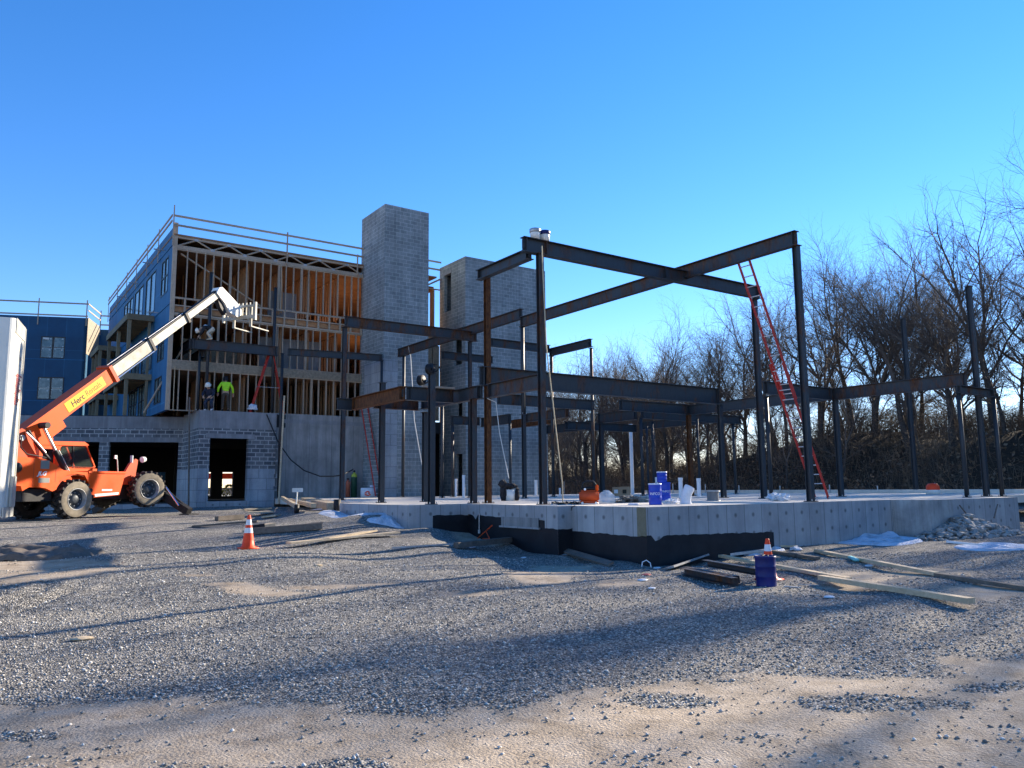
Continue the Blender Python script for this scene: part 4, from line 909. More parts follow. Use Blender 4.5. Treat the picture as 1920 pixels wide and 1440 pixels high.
    part('cab', q, M['orange'])
    q = MB(); q.prism(win, .10, .115); q.prism(win, 1.065, 1.08); part('cab_window', q, M['cab_glass'])
    q = MB(); q.box((.84,.082,1.74),(.87,.116,2.46)); q.box((.3,.080,1.70),(1.74,.118,1.745)); part('window_bar', q, M['frame_dark'])
    q = MB(); q.bbox((.75,.60,1.62),(.5,.5,.16),.05); q.bbox((.54,.60,1.98),(.14,.48,.62),.05); q.tube([(1.35,.6,1.6),(1.2,.6,2.0)],.03,8); q.lathe([(.17,0),(.19,.012),(.17,.024)],14,0,Matrix.Translation((1.19,.6,2.0))@Matrix.Rotation(R(-60),4,'Y')); part('seat', q, M['black'])
    q = MB(); q.lathe([(.0,0),(.07,0),(.07,.11),(.05,.15),(.0,.16)], 12, 0, Matrix.Translation((.18,.35,2.56))); part('beacon', q, M['orange'])
    # boom: axis through Q along e
    Q = Vector((1.60,-.40,4.97)); e = Vector((.788,0,.616)); nn = Vector((-.616,0,.788)); yy = Vector((0,1,0))
    B = Matrix(((e.x,0,nn.x,Q.x),(0,1,0,Q.y),(e.z,0,nn.z,Q.z),(0,0,0,1)))
    q = MB(); q.box((-4.35,-.25,-.25),(.0,.25,.25),0,B); q.box((-4.2,-.20,-.52),(-2.5,.20,-.25),0,B); b1 = part('boom_section', q, M['orange'])
    q = MB(); q.box((-.02,-.31,-.31),(.12,.31,.31),0,B); part('boom_collar', q, M['orange_dk'])
    q = MB(); q.box((-4.3,-.255,.251),(-.02,.255,.262),0,B); part('shaded_top_plate', q, M['orange_dk'])  # darker orange carries the shade of the boom's top face
    for t0, t1, h, wd in ((.12,2.27,.205,.2),(2.27,4.54,.155,.15),(4.54,6.85,.125,.12)):
        q = MB(); q.box((t0,-wd,-h),(t1,wd,h),0,B); part('boom_section', q, M['boom_cream'])
        q = MB(); q.box((t0+.06,-wd*.8,h+.002),(t1-.02,wd*.8,h+.05),0,B); part('wear_strip', q, M['black'])
    for tt, h, wd in ((2.22,.26,.25),(4.48,.205,.20)):
        q = MB(); q.box((tt-.05,-wd,-h),(tt+.07,wd,h),0,B); part('boom_collar', q, M['black'])
    q = MB(); q.tube([B@Vector((.1,-.24,-.24)),B@Vector((2.2,-.22,-.25))], .028, 8); part('hydraulic_rod', q, M['chrome'])
    q = MB(); q.tube([B@Vector((.1,-.12,.33)),B@Vector((2.2,-.12,.30))], .014, 6); q.tube([B@Vector((2.3,-.1,.26)),B@Vector((4.4,-.1,.24))], .014, 6); part('hose', q, M['alu'])
    # rental sign on the boom side
    S = B @ Matrix.Translation((0,-.2525,0)); q = MB(); q.box((-2.20,-.004,-.17),(-.42,.0,.17),0,S); part('sign_panel', q, M['yellow'])
    TM = S @ Matrix.Translation((-1.98,-.006,-.105)) @ Matrix.Rotation(R(90),4,'X')
    text_mesh('Herc', .29, M['ink'], 'lettering', t, TM, .002, .005, .05, 1.0)
    text_mesh('Rentals', .30, M['ink2'], 'lettering', t, TM @ Matrix.Translation((.66,0,0)), .002, 0, .05, .83)
    # boom pivot towers, lift cylinder, hoses
    for y0 in (-.72, -.14):
        q = MB(); q.prism([(-2.15,1.3),(-1.15,1.3),(-1.10,1.95),(-1.45,2.75),(-1.70,2.85),(-1.95,2.70),(-2.2,1.95)], y0, y0+.06); part('pivot_plate', q, M['orange_dk'])
    q = MB(); q.tube([(-1.70,-.78,2.55),(-1.70,-.02,2.55)], .09, 14); part('pivot_pin', q, M['metal_galv'])
    P0, P1 = Vector((-.16,-.86,1.50)), Vector((-1.02,-.74,2.98)); mid = P0.lerp(P1,.48)
    q = MB(); q.tube([P0,mid], .085, 12); part('lift_cylinder', q, M['black'])
    q = MB(); q.tube([mid,P1], .05, 12); part('hydraulic_rod', q, M['chrome'])
    q = MB(); q.tube([P0+Vector((.10,-.05,.0)),mid+Vector((.10,-.05,0))], .02, 6); part('hydraulic_rod', q, M['chrome'])
    q = MB(); q.tube([(-1.02,-.98,2.98),(-1.02,-.58,2.98)], .10, 12); part('cylinder_pin', q, M['black'])
    q = MB(); q.tube([(-1.55,-.80,2.78),(-1.35,-.84,2.5),(-1.05,-.86,2.15),(-.75,-.84,1.88)], .055, 8); part('hose', q, M['black'])
    q = MB(); q.tube([(-1.62,-.82,2.72),(-1.30,-.9,2.42),(-1.0,-.92,2.12)], .03, 8); part('hose', q, M['alu'])
    q = MB(); q.tube([(-1.75,-.80,2.6),(-1.80,-.86,2.25),(-1.6,-.88,2.05),(-1.2,-.88,2.0),(-.85,-.86,1.95)], .02, 6); part('hose', q, M['black'])
    q = MB(); q.lathe([(.0,0),(.09,.0),(.16,.05),(.16,.26),(.09,.32),(0,.32)], 14, 0, Matrix.Translation((-2.16,-1.0,1.62))@Matrix.Rotation(R(90),4,'X')); part('air_filter', q, M['black'])
    # boom head, carriage, forks
    q = MB(); q.prism([(6.72,9.12),(6.86,9.38),(7.02,9.44),(7.70,9.10),(8.22,8.82),(8.30,8.50),(8.05,8.34),(7.50,8.46),(7.22,8.78),(6.95,8.95)], -.58, -.22); part('boom_head', q, M['white_paint'])
    q = MB(); q.prism([(6.9,9.0),(7.2,8.75),(7.45,8.35),(7.35,8.3),(7.05,8.55),(6.85,8.9)], -.50, -.30); part('tilt_cylinder', q, M['black'])
    cx, yc = 8.30, -.40
    q = MB(); q.box((cx,yc-.80,8.30),(cx+.06,yc+.80,8.46)); q.box((cx,yc-.80,8.82),(cx+.06,yc+.80,8.92)); part('carriage_bar', q, M['boom_cream'])
    for k in range(8):
        y_ = yc-.76+k*.20; q = MB(); q.box((cx+.062,y_,8.46),(cx+.10,y_+.06,9.04)); part('backrest_bar', q, M['boom_cream'])
    for s in (-1,1):
        q = MB(); q.box((cx+.0,yc+s*.85-.045,8.22),(cx+.10,yc+s*.85+.045,9.02)); part('carriage_post', q, M['boom_cream'])
    for y_ in (yc-.55, yc+.35):
        q = MB(); q.box((cx+.11,y_-.06,7.96),(cx+.16,y_+.06,8.90)); q.box((cx+.161,y_-.06,7.96),(cx+1.30,y_+.06,8.005)); part('fork', q, M['boom_cream'])
    # wheels
    def wheel(x, y, z, steer, out):
        e_ = bpy.data.objects.new('wheel', None); COL.objects.link(e_); e_.parent = t; e_.location = (x,y,z); e_.rotation_euler = (0,0,steer); e_['_local'] = 1
        Ry = Matrix.Rotation(R(90)*out, 4, 'X'); r, wd = .62, .21
        q = MB(); q.lathe([(.345,-wd*.86),(.36,-wd*.98),(.50,-wd*1.02),(.575,-wd*.9),(r*.965,-wd*.72),(r*.965,wd*.72),(.575,wd*.9),(.50,wd*1.02),(.36,wd*.98),(.345,wd*.86)], 36, 0, Ry)
        for k in range(18):
            for sd_ in (-1,1):
                a = 2*math.pi*(k+(.5 if sd_ > 0 else 0))/18
                L_ = Ry @ Matrix.Rotation(a,4,'Z') @ Matrix.Translation((r*.985,0,sd_*wd*.48)) @ Matrix.Rotation(R(24)*sd_,4,'X')
                q.cbox((0,0,0),(.075,.085,wd*1.0),0,L_)
        q.build('tyre', M['rubber'], e_)
        q = MB(); q.lathe([(.36,wd*.985),(.50,wd*1.03),(.57,wd*.93)], 36, 0, Ry); q.build('tyre_wall', M['rubber_dusty'], e_)
        q = MB(); q.lathe([(.345,wd*.60),(.355,wd*1.02),(.335,wd*1.02),(.325,wd*.6),(.30,wd*.42)], 32, 0, Ry); q.build('rim', M['rim'], e_)
        q = MB(); q.lathe([(.31,wd*.42),(.16,wd*.30),(.15,wd*.5),(.10,wd*.62),(.0,wd*.62)], 28, 0, Ry); q.build('hub', M['rim_dark'], e_)
        q = MB()
        for k in range(8): a = 2*math.pi*k/8; q.tube([Ry@Vector((.21*math.cos(a),.21*math.sin(a),wd*.30)),Ry@Vector((.21*math.cos(a),.21*math.sin(a),wd*.48))], .022, 6)
        q.build('wheel_nut', M['rim'], e_)
    wheel(0,-1.02,.64,0,1); wheel(0,1.02,.62,0,-1); wheel(3.05,-1.02,.95,R(-15),1); wheel(3.05,1.02,.93,R(-15),-1)
    q = MB(); q.tube([(0,-.85,.66),(0,.85,.66)], .13, 12); part('axle', q, M['black'])
    q = MB(); q.tube([(3.05,-.85,.94),(3.05,.85,.94)], .13, 12); part('axle', q, M['black'])
    # stabilisers
    for s, yo in ((-1,-2.35),(1,2.2)):
        a, b = Vector((3.75,s*.35,1.10)), Vector((3.75,yo,.12)); q = MB(); m_, L_ = frame_m(a,b); q.box((0,-.12,-.13),(L_,.12,.13),0,m_); q.tube([a+Vector((0,s*.5,.10)),b+Vector((0,-s*.25,.22))],.045,8)
        q.box((3.5,yo-.22,-.02),(4.0,yo+.22,.06)); part('stabiliser', q, M['black'])
        q = MB(); q.tube([a+Vector((-.14,s*1.0,-.08)),b+Vector((-.14,-s*.35,.22))], .035, 8); part('hydraulic_rod', q, M['chrome'])
    return t
telehandler()

# ------------------------------------------------------------------ white box trailer at the left edge
def trailer():
    p = f0*12.0+r0*((11-960)/F_PX*12.0); a = R(-24); d = (f0*math.cos(a)+r0*math.sin(a)).normalized(); n = Vector((d.y,-d.x,0))
    t = empty('box_trailer', (p.x,p.y,gz(p.x,p.y)), 'white box trailer cut off by the left edge of the picture', 'trailer')
    zt, zb = 4.36, 1.28; o = Vector((p.x,p.y,0))
    Mx = Matrix(((d.x,-n.x,0,o.x),(d.y,-n.y,0,o.y),(0,0,1,0),(0,0,0,1)))      # x along visible side (away), y into the trailer
    L, W = .93, 6.0; r = .10
    rr = [(r-r*math.cos(b), r-r*math.sin(b)) for b in np.linspace(0, math.pi/2, 6)]
    poly = [(x, y) for x, y in rr]+[(L, 0), (L, W), (0, W)]
    q = MB(); q.prism(poly, zb, zt, 'z', 0, Mx); q.build('body', M['trailer'], t)
    q = MB(); q.box((.08,-.012,zt-.22),(L+.01,-.002,zt+.015),0,Mx); q.build('roof_rail', M['trailer_trim'], t)
    q = MB(); q.box((L-.02,-.02,zb-.02),(L+.03,.06,zt),0,Mx); q.build('corner_post', M['trailer_trim'], t)
    q = MB(); q.box((.06,-.018,zb-.02),(L,-.003,zb+.14),0,Mx); q.build('bottom_rail', M['trailer_trim'], t)
    for k in range(4):
        q = MB(); x = .28+.2*k; q.box((x,-.007,zb+.15),(x+.02,-.002,zt-.23),0,Mx); q.build('side_rib', M['trailer'], t)
    rg = random.Random(2); q = MB()
    for i in range(16):
        z = 3.52-.032*i; x = .40+rg.uniform(-.05,.05); q.box((x,-.0105,z),(x+.36+rg.uniform(-.15,.08),-.0075,z+.018),0,Mx)
    q.build('faded_print', M['red_ink'], t)
    q = MB(); q.box((.60,-.0105,3.78),(.70,-.0075,3.83),0,Mx); q.build('decal_strip', M['grey_ink'], t)
    q = MB(); q.box((.5,-.05,zb+.14),(.85,-.013,zb+.62),0,Mx); q.build('door_panel', M['trailer_trim'], t)
    q = MB(); q.box((.2,.2,zb-.12),(L-.1,W-.1,zb-.005),0,Mx); q.build('underframe', M['black'], t)
    for yy in (3.4,4.4):
        q = MB(); c = Mx@Vector((.25,yy,0)); g_ = gz(c.x,c.y); ax = Mx.to_3x3()@Vector((1,0,0)); q.tube([Vector((c.x,c.y,g_+.48))-ax*.15,Vector((c.x,c.y,g_+.48))+ax*.15], .48, 24); q.build('wheel', M['rubber'], t)
trailer()

# ------------------------------------------------------------------ ladders
GLD = 'red fibreglass ladders'
def ladder(base, top, wv, label, width=.42, overlap=None, rung=.305, group=GLD):
    base, top = Vector(base), Vector(top); w_ = Vector(wv).normalized(); d = (top-base); L = d.length; d.normalize(); n = w_.cross(d).normalized()
    t = empty('ladder', base, label, 'ladder', group)
    def sec(s0, s1, width, off):
        for s in (-1,1):
            q = MB(); Mx = Matrix(((d.x,w_.x,n.x,base.x),(d.y,w_.y,n.y,base.y),(d.z,w_.z,n.z,base.z),(0,0,0,1)))
            y = s*width/2; q.box((s0,y-.014,off-.040),(s1,y+.014,off+.040),0,Mx); q.build('side_rail', M['ladder_red'], t)
        k = int((s1-s0-.2)/rung)
        for i in range(k+1):
            c = base+d*(s0+.2+i*rung)+n*off; q = MB(); q.tube([c-w_*(width/2-.01),c+w_*(width/2-.01)], .017, 6); q.build('rung', M['alu'], t)
    if overlap: sec(0, overlap[0], width, 0); sec(overlap[1], L, width-.06, .085)
    else: sec(0, L, width, 0)
    for s in (-1,1):
        q = MB(); c = base+w_*s*width/2; q.cbox((c.x,c.y,c.z+.03),(.10,.10,.05)); q.build('foot', M['metal_galv'], t)
    return t
ladder((21.1,14.12,ZS+.01),(17.72,13.95,7.94),(0,1,0),'long red extension ladder leaning up to the rusty top beam',.44,(4.4,3.2))
ladder((17.02,36.15,ZS+.01),(17.10,38.35,6.2),(1,0,0),'red extension ladder leaning beside the tall tower',.36,None)
def stepladder():
    t = empty('step_ladder', (11.9,39.0,ZP), 'red stepladder standing open on the garage roof', 'ladder', GLD)
    y0, y1 = 38.92, 39.14; apex = 8.1; la, lb, ra = 11.30, 11.42, 12.82
    top = at_y(508,660,39.0); xt = top.x; xl = at_y(469,768,39.0).x; xr = at_y(533,770,39.0).x
    for y_ in (y0, y1):
        q = MB(); q.tube([(xl,y_,ZP),(xt-.05,y_,top.z)], .045, 4); q.build('side_rail', M['ladder_red'], t)
        q = MB(); q.tube([(xr,y_,ZP),(xt+.08,y_,top.z)], .035, 4); q.build('rear_leg', M['ladder_red'], t)
    for i in range(8):
        f = (i+.6)/8.4; x = xl+(xt-.05-xl)*f; z = ZP+(top.z-ZP)*f; q = MB(); q.box((x-.05,y0+.01,z-.015),(x+.05,y1-.01,z+.015)); q.build('tread', M['ladder_red'] if i % 3 else M['alu'], t)
    q = MB(); q.cbox((xt,(y0+y1)/2,top.z+.02),(.24,.30,.05)); q.build('top_cap', M['ladder_red'], t)
    zz = ZP+(top.z-ZP)*.42; q = MB(); q.tube([(xl+(xt-xl)*.42,y0-.02,zz),(xr+(xt-xr)*.42,y0-.02,zz)], .014, 4); q.build('spreader', M['alu'], t)
stepladder()

# ------------------------------------------------------------------ cones, drums and things on the ground
def cone(p, label, h=.71):
    t = empty('traffic_cone', p, label, 'traffic cone', 'orange traffic cones', 0, True)
    q = MB(); q.bbox((0,0,.018),(.37,.37,.036),.012); q.build('base', M['cone_o'], t)
    prof = lambda z: .142-(.142-.030)*(z/h)
    q = MB(); q.lathe([(.155,.036),(.150,.05)]+[(prof(z), z) for z in (.06,.2,.4,.6,h-.02)]+[(.026,h),(.015,h)], 28); q.build('body', M['cone_o'], t)
    for a, b in ((.335,.44),(.50,.615)):
        q = MB(); q.lathe([(prof(a)+.003,a),(prof(b)+.003,b)], 28); q.build('reflective_collar', M['cone_w'], t)
    return t
g = ground_hit(465,1029); cone(g, 'orange traffic cone with two white collars standing alone on the gravel')
def drum(p, r, h, label, m, lid=None, group=None, letters=None, rot=0, lidm=None):
    t = empty('steel_drum', p, label, 'drum', group, rot, True)
    q = MB(); q.lathe([(0,.0),(r*.97,0),(r,.012),(r*.985,.02),(r*.985,h*.32),(r*1.015,h*.34),(r*.985,h*.36),(r*.985,h*.65),(r*1.015,h*.67),(r*.985,h*.69),(r*.985,h-.03),(r*1.02,h-.015),(r,h)], 32); q.build('shell', M[m], t)
    q = MB(); q.lathe([(r*1.03,h-.02),(r*1.04,h+.008),(r*.96,h+.014),(r*.93,h+.0),(0,h+.0)], 32); q.build('lid', M[lidm or m], t)
    q = MB(); q.tube([(r*.3,-.02,h+.002),(r*.3,.05,h+.02),(-.0,.05,h+.02),(-.05,-.02,h+.002)], .008, 6); q.build('bung', M['black'], t)
    if letters:
        me_t = text_mesh(letters, .085, M['white_ink'], 'lettering', t, Matrix.Identity(4), .001)
        xs = [v.co.x for v in me_t.data.vertices]; x0 = (min(xs)+max(xs))/2
        for v in me_t.data.vertices: a = (v.co.x-x0)/r-R(90); k = r*1.004+v.co.z; v.co = (k*math.cos(a), k*math.sin(a), h*.47+v.co.y)
    return t
GD = 'bright blue drums on the slab'
face = lambda p: math.atan2(-p[1], -p[0])+R(90)
p = at_z(1229,946.5,ZS); drum(p+Vector((0,0,.002)), .150, .485, 'bright blue drum with a pale lid standing alone on the slab', 'keg_blue', 1, GD, 'INFCO', face(p), 'lid')
p = at_z(1247.5,939,ZS); drum(p+Vector((0,0,.002)), .165, .53, 'lower of the two stacked bright blue drums', 'keg_blue', 1, GD, 'INFCO', face(p)+.3)
pp = p+Vector((-.02,.06,.545)); drum(pp+Vector((-.03,.0,0)), .150, .30, 'small blue drum with pale lid on top of the stack', 'keg_blue', 1, GD, None, face(p), 'lid')
g = ground_hit(1437,1098); drum(g-Vector((0,0,.01)), .163, .475, 'dark blue drum standing on the gravel in front of a cone', 'keg_navy', None, None, None, face(g))
g2 = g+(Vector((g.x,g.y,0)).normalized())*.95; g2 = Vector((g2.x,g2.y,gz(g2.x,g2.y)))+r0*.055; cone(g2, 'orange traffic cone half hidden behind the dark blue drum')
# steel channels stacked by the drum
GCH = 'dark steel channels in a loose stack'
def channel(p0, p1, hgt, wd, label, m='steel_rust'):
    p0, p1 = Vector(p0), Vector(p1); Mx, L = frame_m(p0,p1); q = MB()
    q.box((0,-wd/2,0),(L,-wd/2+.012,hgt),0,Mx); q.box((0,-wd/2+.012,0),(L,wd/2,.012),0,Mx); q.box((0,-wd/2+.012,hgt-.012),(L,wd/2,hgt),0,Mx)
    return single(q, 'steel_channel', M[m], p0, label, 'steel channel', GCH)
def G(px, py, dz=0): g = ground_hit(px,py); return Vector((g.x,g.y,g.z+dz))
ca, cb = G(1279,1079), G(1379,1100); channel(ca+Vector((0,0,.01)), cb+Vector((0,0,.01)), .13, .12, 'lowest dark steel channel at the front of the stack by the drum')
channel(ca+Vector((.28,.18,.01)), cb+Vector((.30,.22,.01)), .12, .12, 'middle dark steel channel behind the lowest one')
ca2, cb2 = G(1322,1080), G(1436,1096); channel(ca2+Vector((.12,.1,.17)), cb2+Vector((-.06,-.08,.135)), .11, .13, 'top dark steel channel resting across the other two towards the drum', 'steel_mid')

GP = 'loose planks and timbers on the ground'
def plank(a, b, wd, th, label, m='plank', roll=0, la=0, lb=0, name='plank', cat='plank'):
    A, B = (G(*a, la) if len(a) == 2 else Vector(a)), (G(*b, lb) if len(b) == 2 else Vector(b))
    lift = max(0, max(gz(*A.lerp(B, i/14)[:2])-A.lerp(B, i/14).z for i in range(15))); A, B = A+Vector((0,0,lift)), B+Vector((0,0,lift)); Mx, L = frame_m(A,B); Mx = Mx @ Matrix.Rotation(R(roll),4,'X')
    q = MB(); q.box((0,-wd/2,.004),(L,wd/2,th+.004),0,Mx); return single(q, name, M[m], A, label, cat, GP)
plank((541,1027),(745,1006),.24,.04,'long pale plank lying on gravel right of the cone')
plank((612,1017),(702,1002),.20,.04,'short pale plank lying behind the long pale one',la=.01,lb=.02)
plank((474,1003),(604,993),.14,.15,'dark squared timber lying directly behind the cone','plank_old')
plank((527,992),(604,984),.20,.04,'brown board lying behind the dark squared timber','plank_old',la=.03,lb=.03)
plank((361,989),(483,979),.16,.05,'grey board lying flat left behind the cone','plank_old')
plank((456,958),(508,955),.20,.06,'thin brown board in front of the garage doorway','plank')
plank((465,967),(512,962),.45,.04,'yellow plywood offcut in front of the garage','plank',la=.08,lb=.03,name='plywood_offcut')
plank((495,971),(522,968),.35,.05,'small yellow board right of the plywood offcut','plank')
plank((406,977),(455,973),.18,.14,'short dark steel-coloured timber left of the cone','plank_old')
plank((474,997),(496,994),.16,.16,'short black block touching the cone on its right','tar',name='timber_block',cat='block'); plank((482,993),(512,988),.3,.10,'short brown block with dark end behind the cone','plank',name='timber_block',cat='block')
plank((529,951),(557,962),.13,.13,'squared timber pointing at the viewer beside the garage corner','plank',la=.35,lb=.12)
plank((533,949),(588,960),.14,.13,'squared pale timber beside the garage corner','plank',la=.30,lb=.12)
plank((560,948),(628,958),.5,.24,'thick stack of yellowish timbers ending at an upright block','plank',la=.22,lb=.0,name='timber_stack',cat='timber')
q = MB(); g = G(632,961); q.bbox((g.x,g.y,g.z+.20),(.18,.18,.42),.012); single(q,'upright_block',M['black'],g,'short dark upright block at the end of the timber stack','block')
q = MB(); g = G(556,962); q.bbox((g.x,g.y,g.z+.13),(.12,.12,.26),.01); single(q,'upright_block',M['black'],g,'small dark upright block under the timbers by the garage','block')
q = MB(); q.tube([g+Vector((0,.05,.2)),g+Vector((.02,.05,.62))],.02,6); q.cbox(tuple(g+Vector((.02,.02,.68))),(.32,.03,.12),0,None); single(q,'sign_stake',M['white_paint'],g,'white tag on a stake by the yellowish timbers','stake')
plank((643,966),(846,991),.16,.13,'long dark brown timber lying across the snow to the foundation','plank_old',la=.10,lb=.14)
plank((855,1028),(978,1015),.14,.13,'short grey-brown timber in the excavation near the tarred wall','plank_old')
plank((735,1034),(853,1026),.05,.03,'thin blue-grey bar ending at the short timber','metal_galv',name='metal_bar',cat='bar')
plank((1011,1022),(1146,1062),.16,.05,'brown board lying at the foot of the tarred wall','plank_old',roll=-25,la=.03,lb=.02)
plank((1252,1070),(1345,1044),.30,.04,'wide grey board sloping against the tarred wall','conc_wall',roll=18,la=.02,lb=.10)
plank((1275,1046),(1396,1030),.14,.05,'lower brown board leaning along the tarred wall','plank',la=.10,lb=.10); plank((1307,1038),(1450,1017),.12,.05,'upper brown board leaning along the tarred wall','plank',la=.16,lb=.12)
plank((1395,1026),(1568,1009),.13,.05,'long pale board along the wall left of the snow','plank',la=.08,lb=.08); plank((1391,1027),(1495,1028),.12,.04,'short pale board over the snow crumbs behind the rear cone','plank',la=.05,lb=.02)
plank((1350,1048),(1434,1038),.10,.06,'pale blue pipe-like bar lying behind the channels','metal_galv',name='metal_bar',cat='bar',la=.04,lb=.04)
plank((1448,1037),(1533,1050),.14,.06,'dark-edged plank right of the rear cone','plank_old')
plank((1531,1036),(1757,1081),.13,.06,'long plank with a teal scrap at its side','plank'); plank((1757,1081),(1935,1109),.13,.06,'thin plank running out of the picture at the right','plank_old')
plank((1352,1052),(1592,1099),.13,.055,'long plank passing behind the dark blue drum','plank'); plank((1540,1094),(1822,1141),.14,.075,'long thick plank nearest the camera on the right','plank')
q = MB(); a = G(1594,1050); b = G(1607,1056); Mx, L = frame_m(a,b); q.bbox((L/2,0,.06),(L,.10,.05),.01,0,Mx); single(q,'foam_scrap',M['teal'],a,'teal foam scrap against the long plank','scrap')
# foam board leaning by the garage / concrete wall joint
a = Vector((12.55,37.9,.95)); b = Vector((12.85,38.4,6.3)); Mx, L = frame_m(a,b); q = MB(); q.box((0,-.04,0),(L,.04,.05),0,Mx); single(q,'leaning_board',M['plank'],a,'tall tan board leaning at the joint of garage and concrete wall','plank')
a = Vector((6.9,41.2,ZP)); b = Vector((8.2,39.8,8.4)); q = MB(); q.tube([a,b],.06,4); single(q,'brace_board',M['stud'],a,'pale diagonal brace from the garage roof to the canopy beam','brace')
a = at_y(341,930,39.0); q = MB(); q.tube([(8.55,38.5,.9),(8.42,38.7,6.0)],.04,4); single(q,'leaning_pole',M['plank_old'],(8.55,38.5,.9),'thin grey pole leaning at the inner corner of the garage','pole')

# low hedge added to dim the bright garage openings, and an orange site fence
q = MB(); rg = random.Random(3)
for i in range(1400):
    x, y, z = rg.uniform(-14,24), 70+rg.uniform(-.6,.6), .8+rg.random()*1.15; s_ = rg.uniform(.12,.3); d_ = Vector((rg.uniform(-1,1),rg.uniform(-1,1),rg.uniform(-.5,.5)))*s_
    q.add([(x,y,z),(x+d_.x,y+d_.y,z+.15),(x+d_.x*.5,y-.2,z+.25),(x-.15,y,z+.2)],[(0,1,2,3)])
single(q,'hedge',M['leafy'],(5,70,.8),'low dark hedge added behind the garage to dim its openings','hedge')
t = empty('site_fence',(5,66,.85),'orange topped site fence far behind the garage openings','fence')
for k in range(16):
    q = MB(); x = -14+2.5*k; q.cbox((x,66,1.9),(.06,.06,2.3)); q.build('fence_post', M['metal_galv'], t)
q = MB(); q.box((-14,65.99,2.55),(24,66.01,3.0)); q.build('fence_band', M['cone_o'], t)

# ------------------------------------------------------------------ things on the slab
def S_(px, py, dz=.003): p = at_z(px, py, ZS); return Vector((p.x, p.y, ZS+dz))
def vacuum():
    p = S_(1105,945.5); t = empty('shop_vacuum', p, 'orange workshop vacuum with black top near the slab edge', 'vacuum', None, face(p), True)
    q = MB(); q.bbox((0,0,.20),(.50,.40,.30),.05); q.bbox((0,0,.06),(.46,.38,.07),.02); q.build('tank', M['orange_dk'], t)
    q = MB(); q.bbox((-.02,0,.39),(.36,.32,.09),.035); q.build('motor_head', M['black'], t)
    q = MB(); q.tube([(-.17,0,.40),(-.15,0,.52),(-.05,0,.565),(.10,0,.56),(.18,0,.46),(.22,0,.36)], [.025,.03,.03,.03,.03,.03], 8); q.build('handle', M['black'], t)
    q = MB(); q.bbox((.20,-.05,.40),(.08,.22,.18),.025); q.build('latch', M['orange'], t)
    for s in (-1,1):
        q = MB(); q.tube([(s*.17,-.16,.03),(s*.17,-.22,.03)], .032, 12); q.build('caster', M['white_paint'], t)
    q = MB(); q.tube([(-.10,-.17,.37),(-.10,-.20,.37)], .03, 10); q.build('switch', M['white_ink'], t)
vacuum()
def blob(name, m, p, sx, sy, sz, label, cat, seed=0, amp=.35, sub=4, flat=True, freq=2.2, mode=0, kind=None):
    bm = bmesh.new(); bmesh.ops.create_icosphere(bm, subdivisions=sub, radius=1)
    for v in bm.verts:
        c = v.co.copy(); k = 1+amp*mnoise.noise(c*freq+Vector((seed*7.1,seed*3.3,0)))+amp*.5*mnoise.noise(c*freq*2.7+Vector((0,seed*5.1,2)))
        if mode: k += amp*.6*abs(mnoise.noise(c*freq*3.1+Vector((seed,1,4))))
        v.co = Vector((c.x*sx*k, c.y*sy*k, max(c.z, -.25 if flat else -1)*sz*k + (.25*sz if flat else sz)))
    q = MB(); q.bm(bm, 0, mode == 0, Matrix.Translation(p)); return single(q, name, M[m], p, label, cat, None, kind)
blob('clear_bag','plastic_clear',S_(1137,943.5),.26,.2,.26,'clear plastic bag slumped right of the orange vacuum','bag',1,.4,3)
blob('tarpaulin','tarp',S_(1183,942),.46,.24,.11,'crumpled brown and pale tarpaulin heap beside the blue drum','tarpaulin',2,.7,5,freq=2.6,mode=1)
blob('white_bag','bag_white',S_(1259,944.5),.20,.12,.09,'small white bag lying flat right of the blue drum','bag',3,.5,4,mode=1)
p = S_(1286,945); t = None
q = MB(); q.tube([p+Vector((0,0,.0)),p+Vector((.0,0,.10)),p+Vector((.03,-.02,.25)),p+Vector((.09,-.04,.37)),p+Vector((.11,-.05,.41))],[.14,.125,.12,.13,.12],14); single(q,'paper_sack',M['bag_white'],p,'tall white paper sack leaning to the right on the slab','sack')
p = S_(1188,946.5); q = MB(); q.lathe([(0,.03),(.10,.03),(.125,.02),(.13,.0),(0,0)],24,0,Matrix.Translation(p)); single(q,'loose_disc',M['lid'],p,'round pale bucket lid lying at the slab edge','lid')
def spool():
    p = S_(1337,939.5); t = empty('cable_spool', p, 'grey cable spool standing on the slab', 'spool', None, 0, True)
    for z in (0,.26):
        q = MB(); q.lathe([(0,z),(.20,z),(.20,z+.02),(0,z+.02)],28); q.build('flange', M['metal_galv'], t)
    q = MB(); q.lathe([(.16,.02),(.165,.05),(.16,.08),(.165,.13),(.16,.18),(.165,.22),(.16,.26)],28); q.build('wound_cable', M['conc_wall'], t)
spool()
blob('white_sheet','bag_white',S_(1459,939),.30,.2,.15,'crumpled white plastic sheet between slim grey column and near column','plastic sheet',5,.6,4,mode=1)
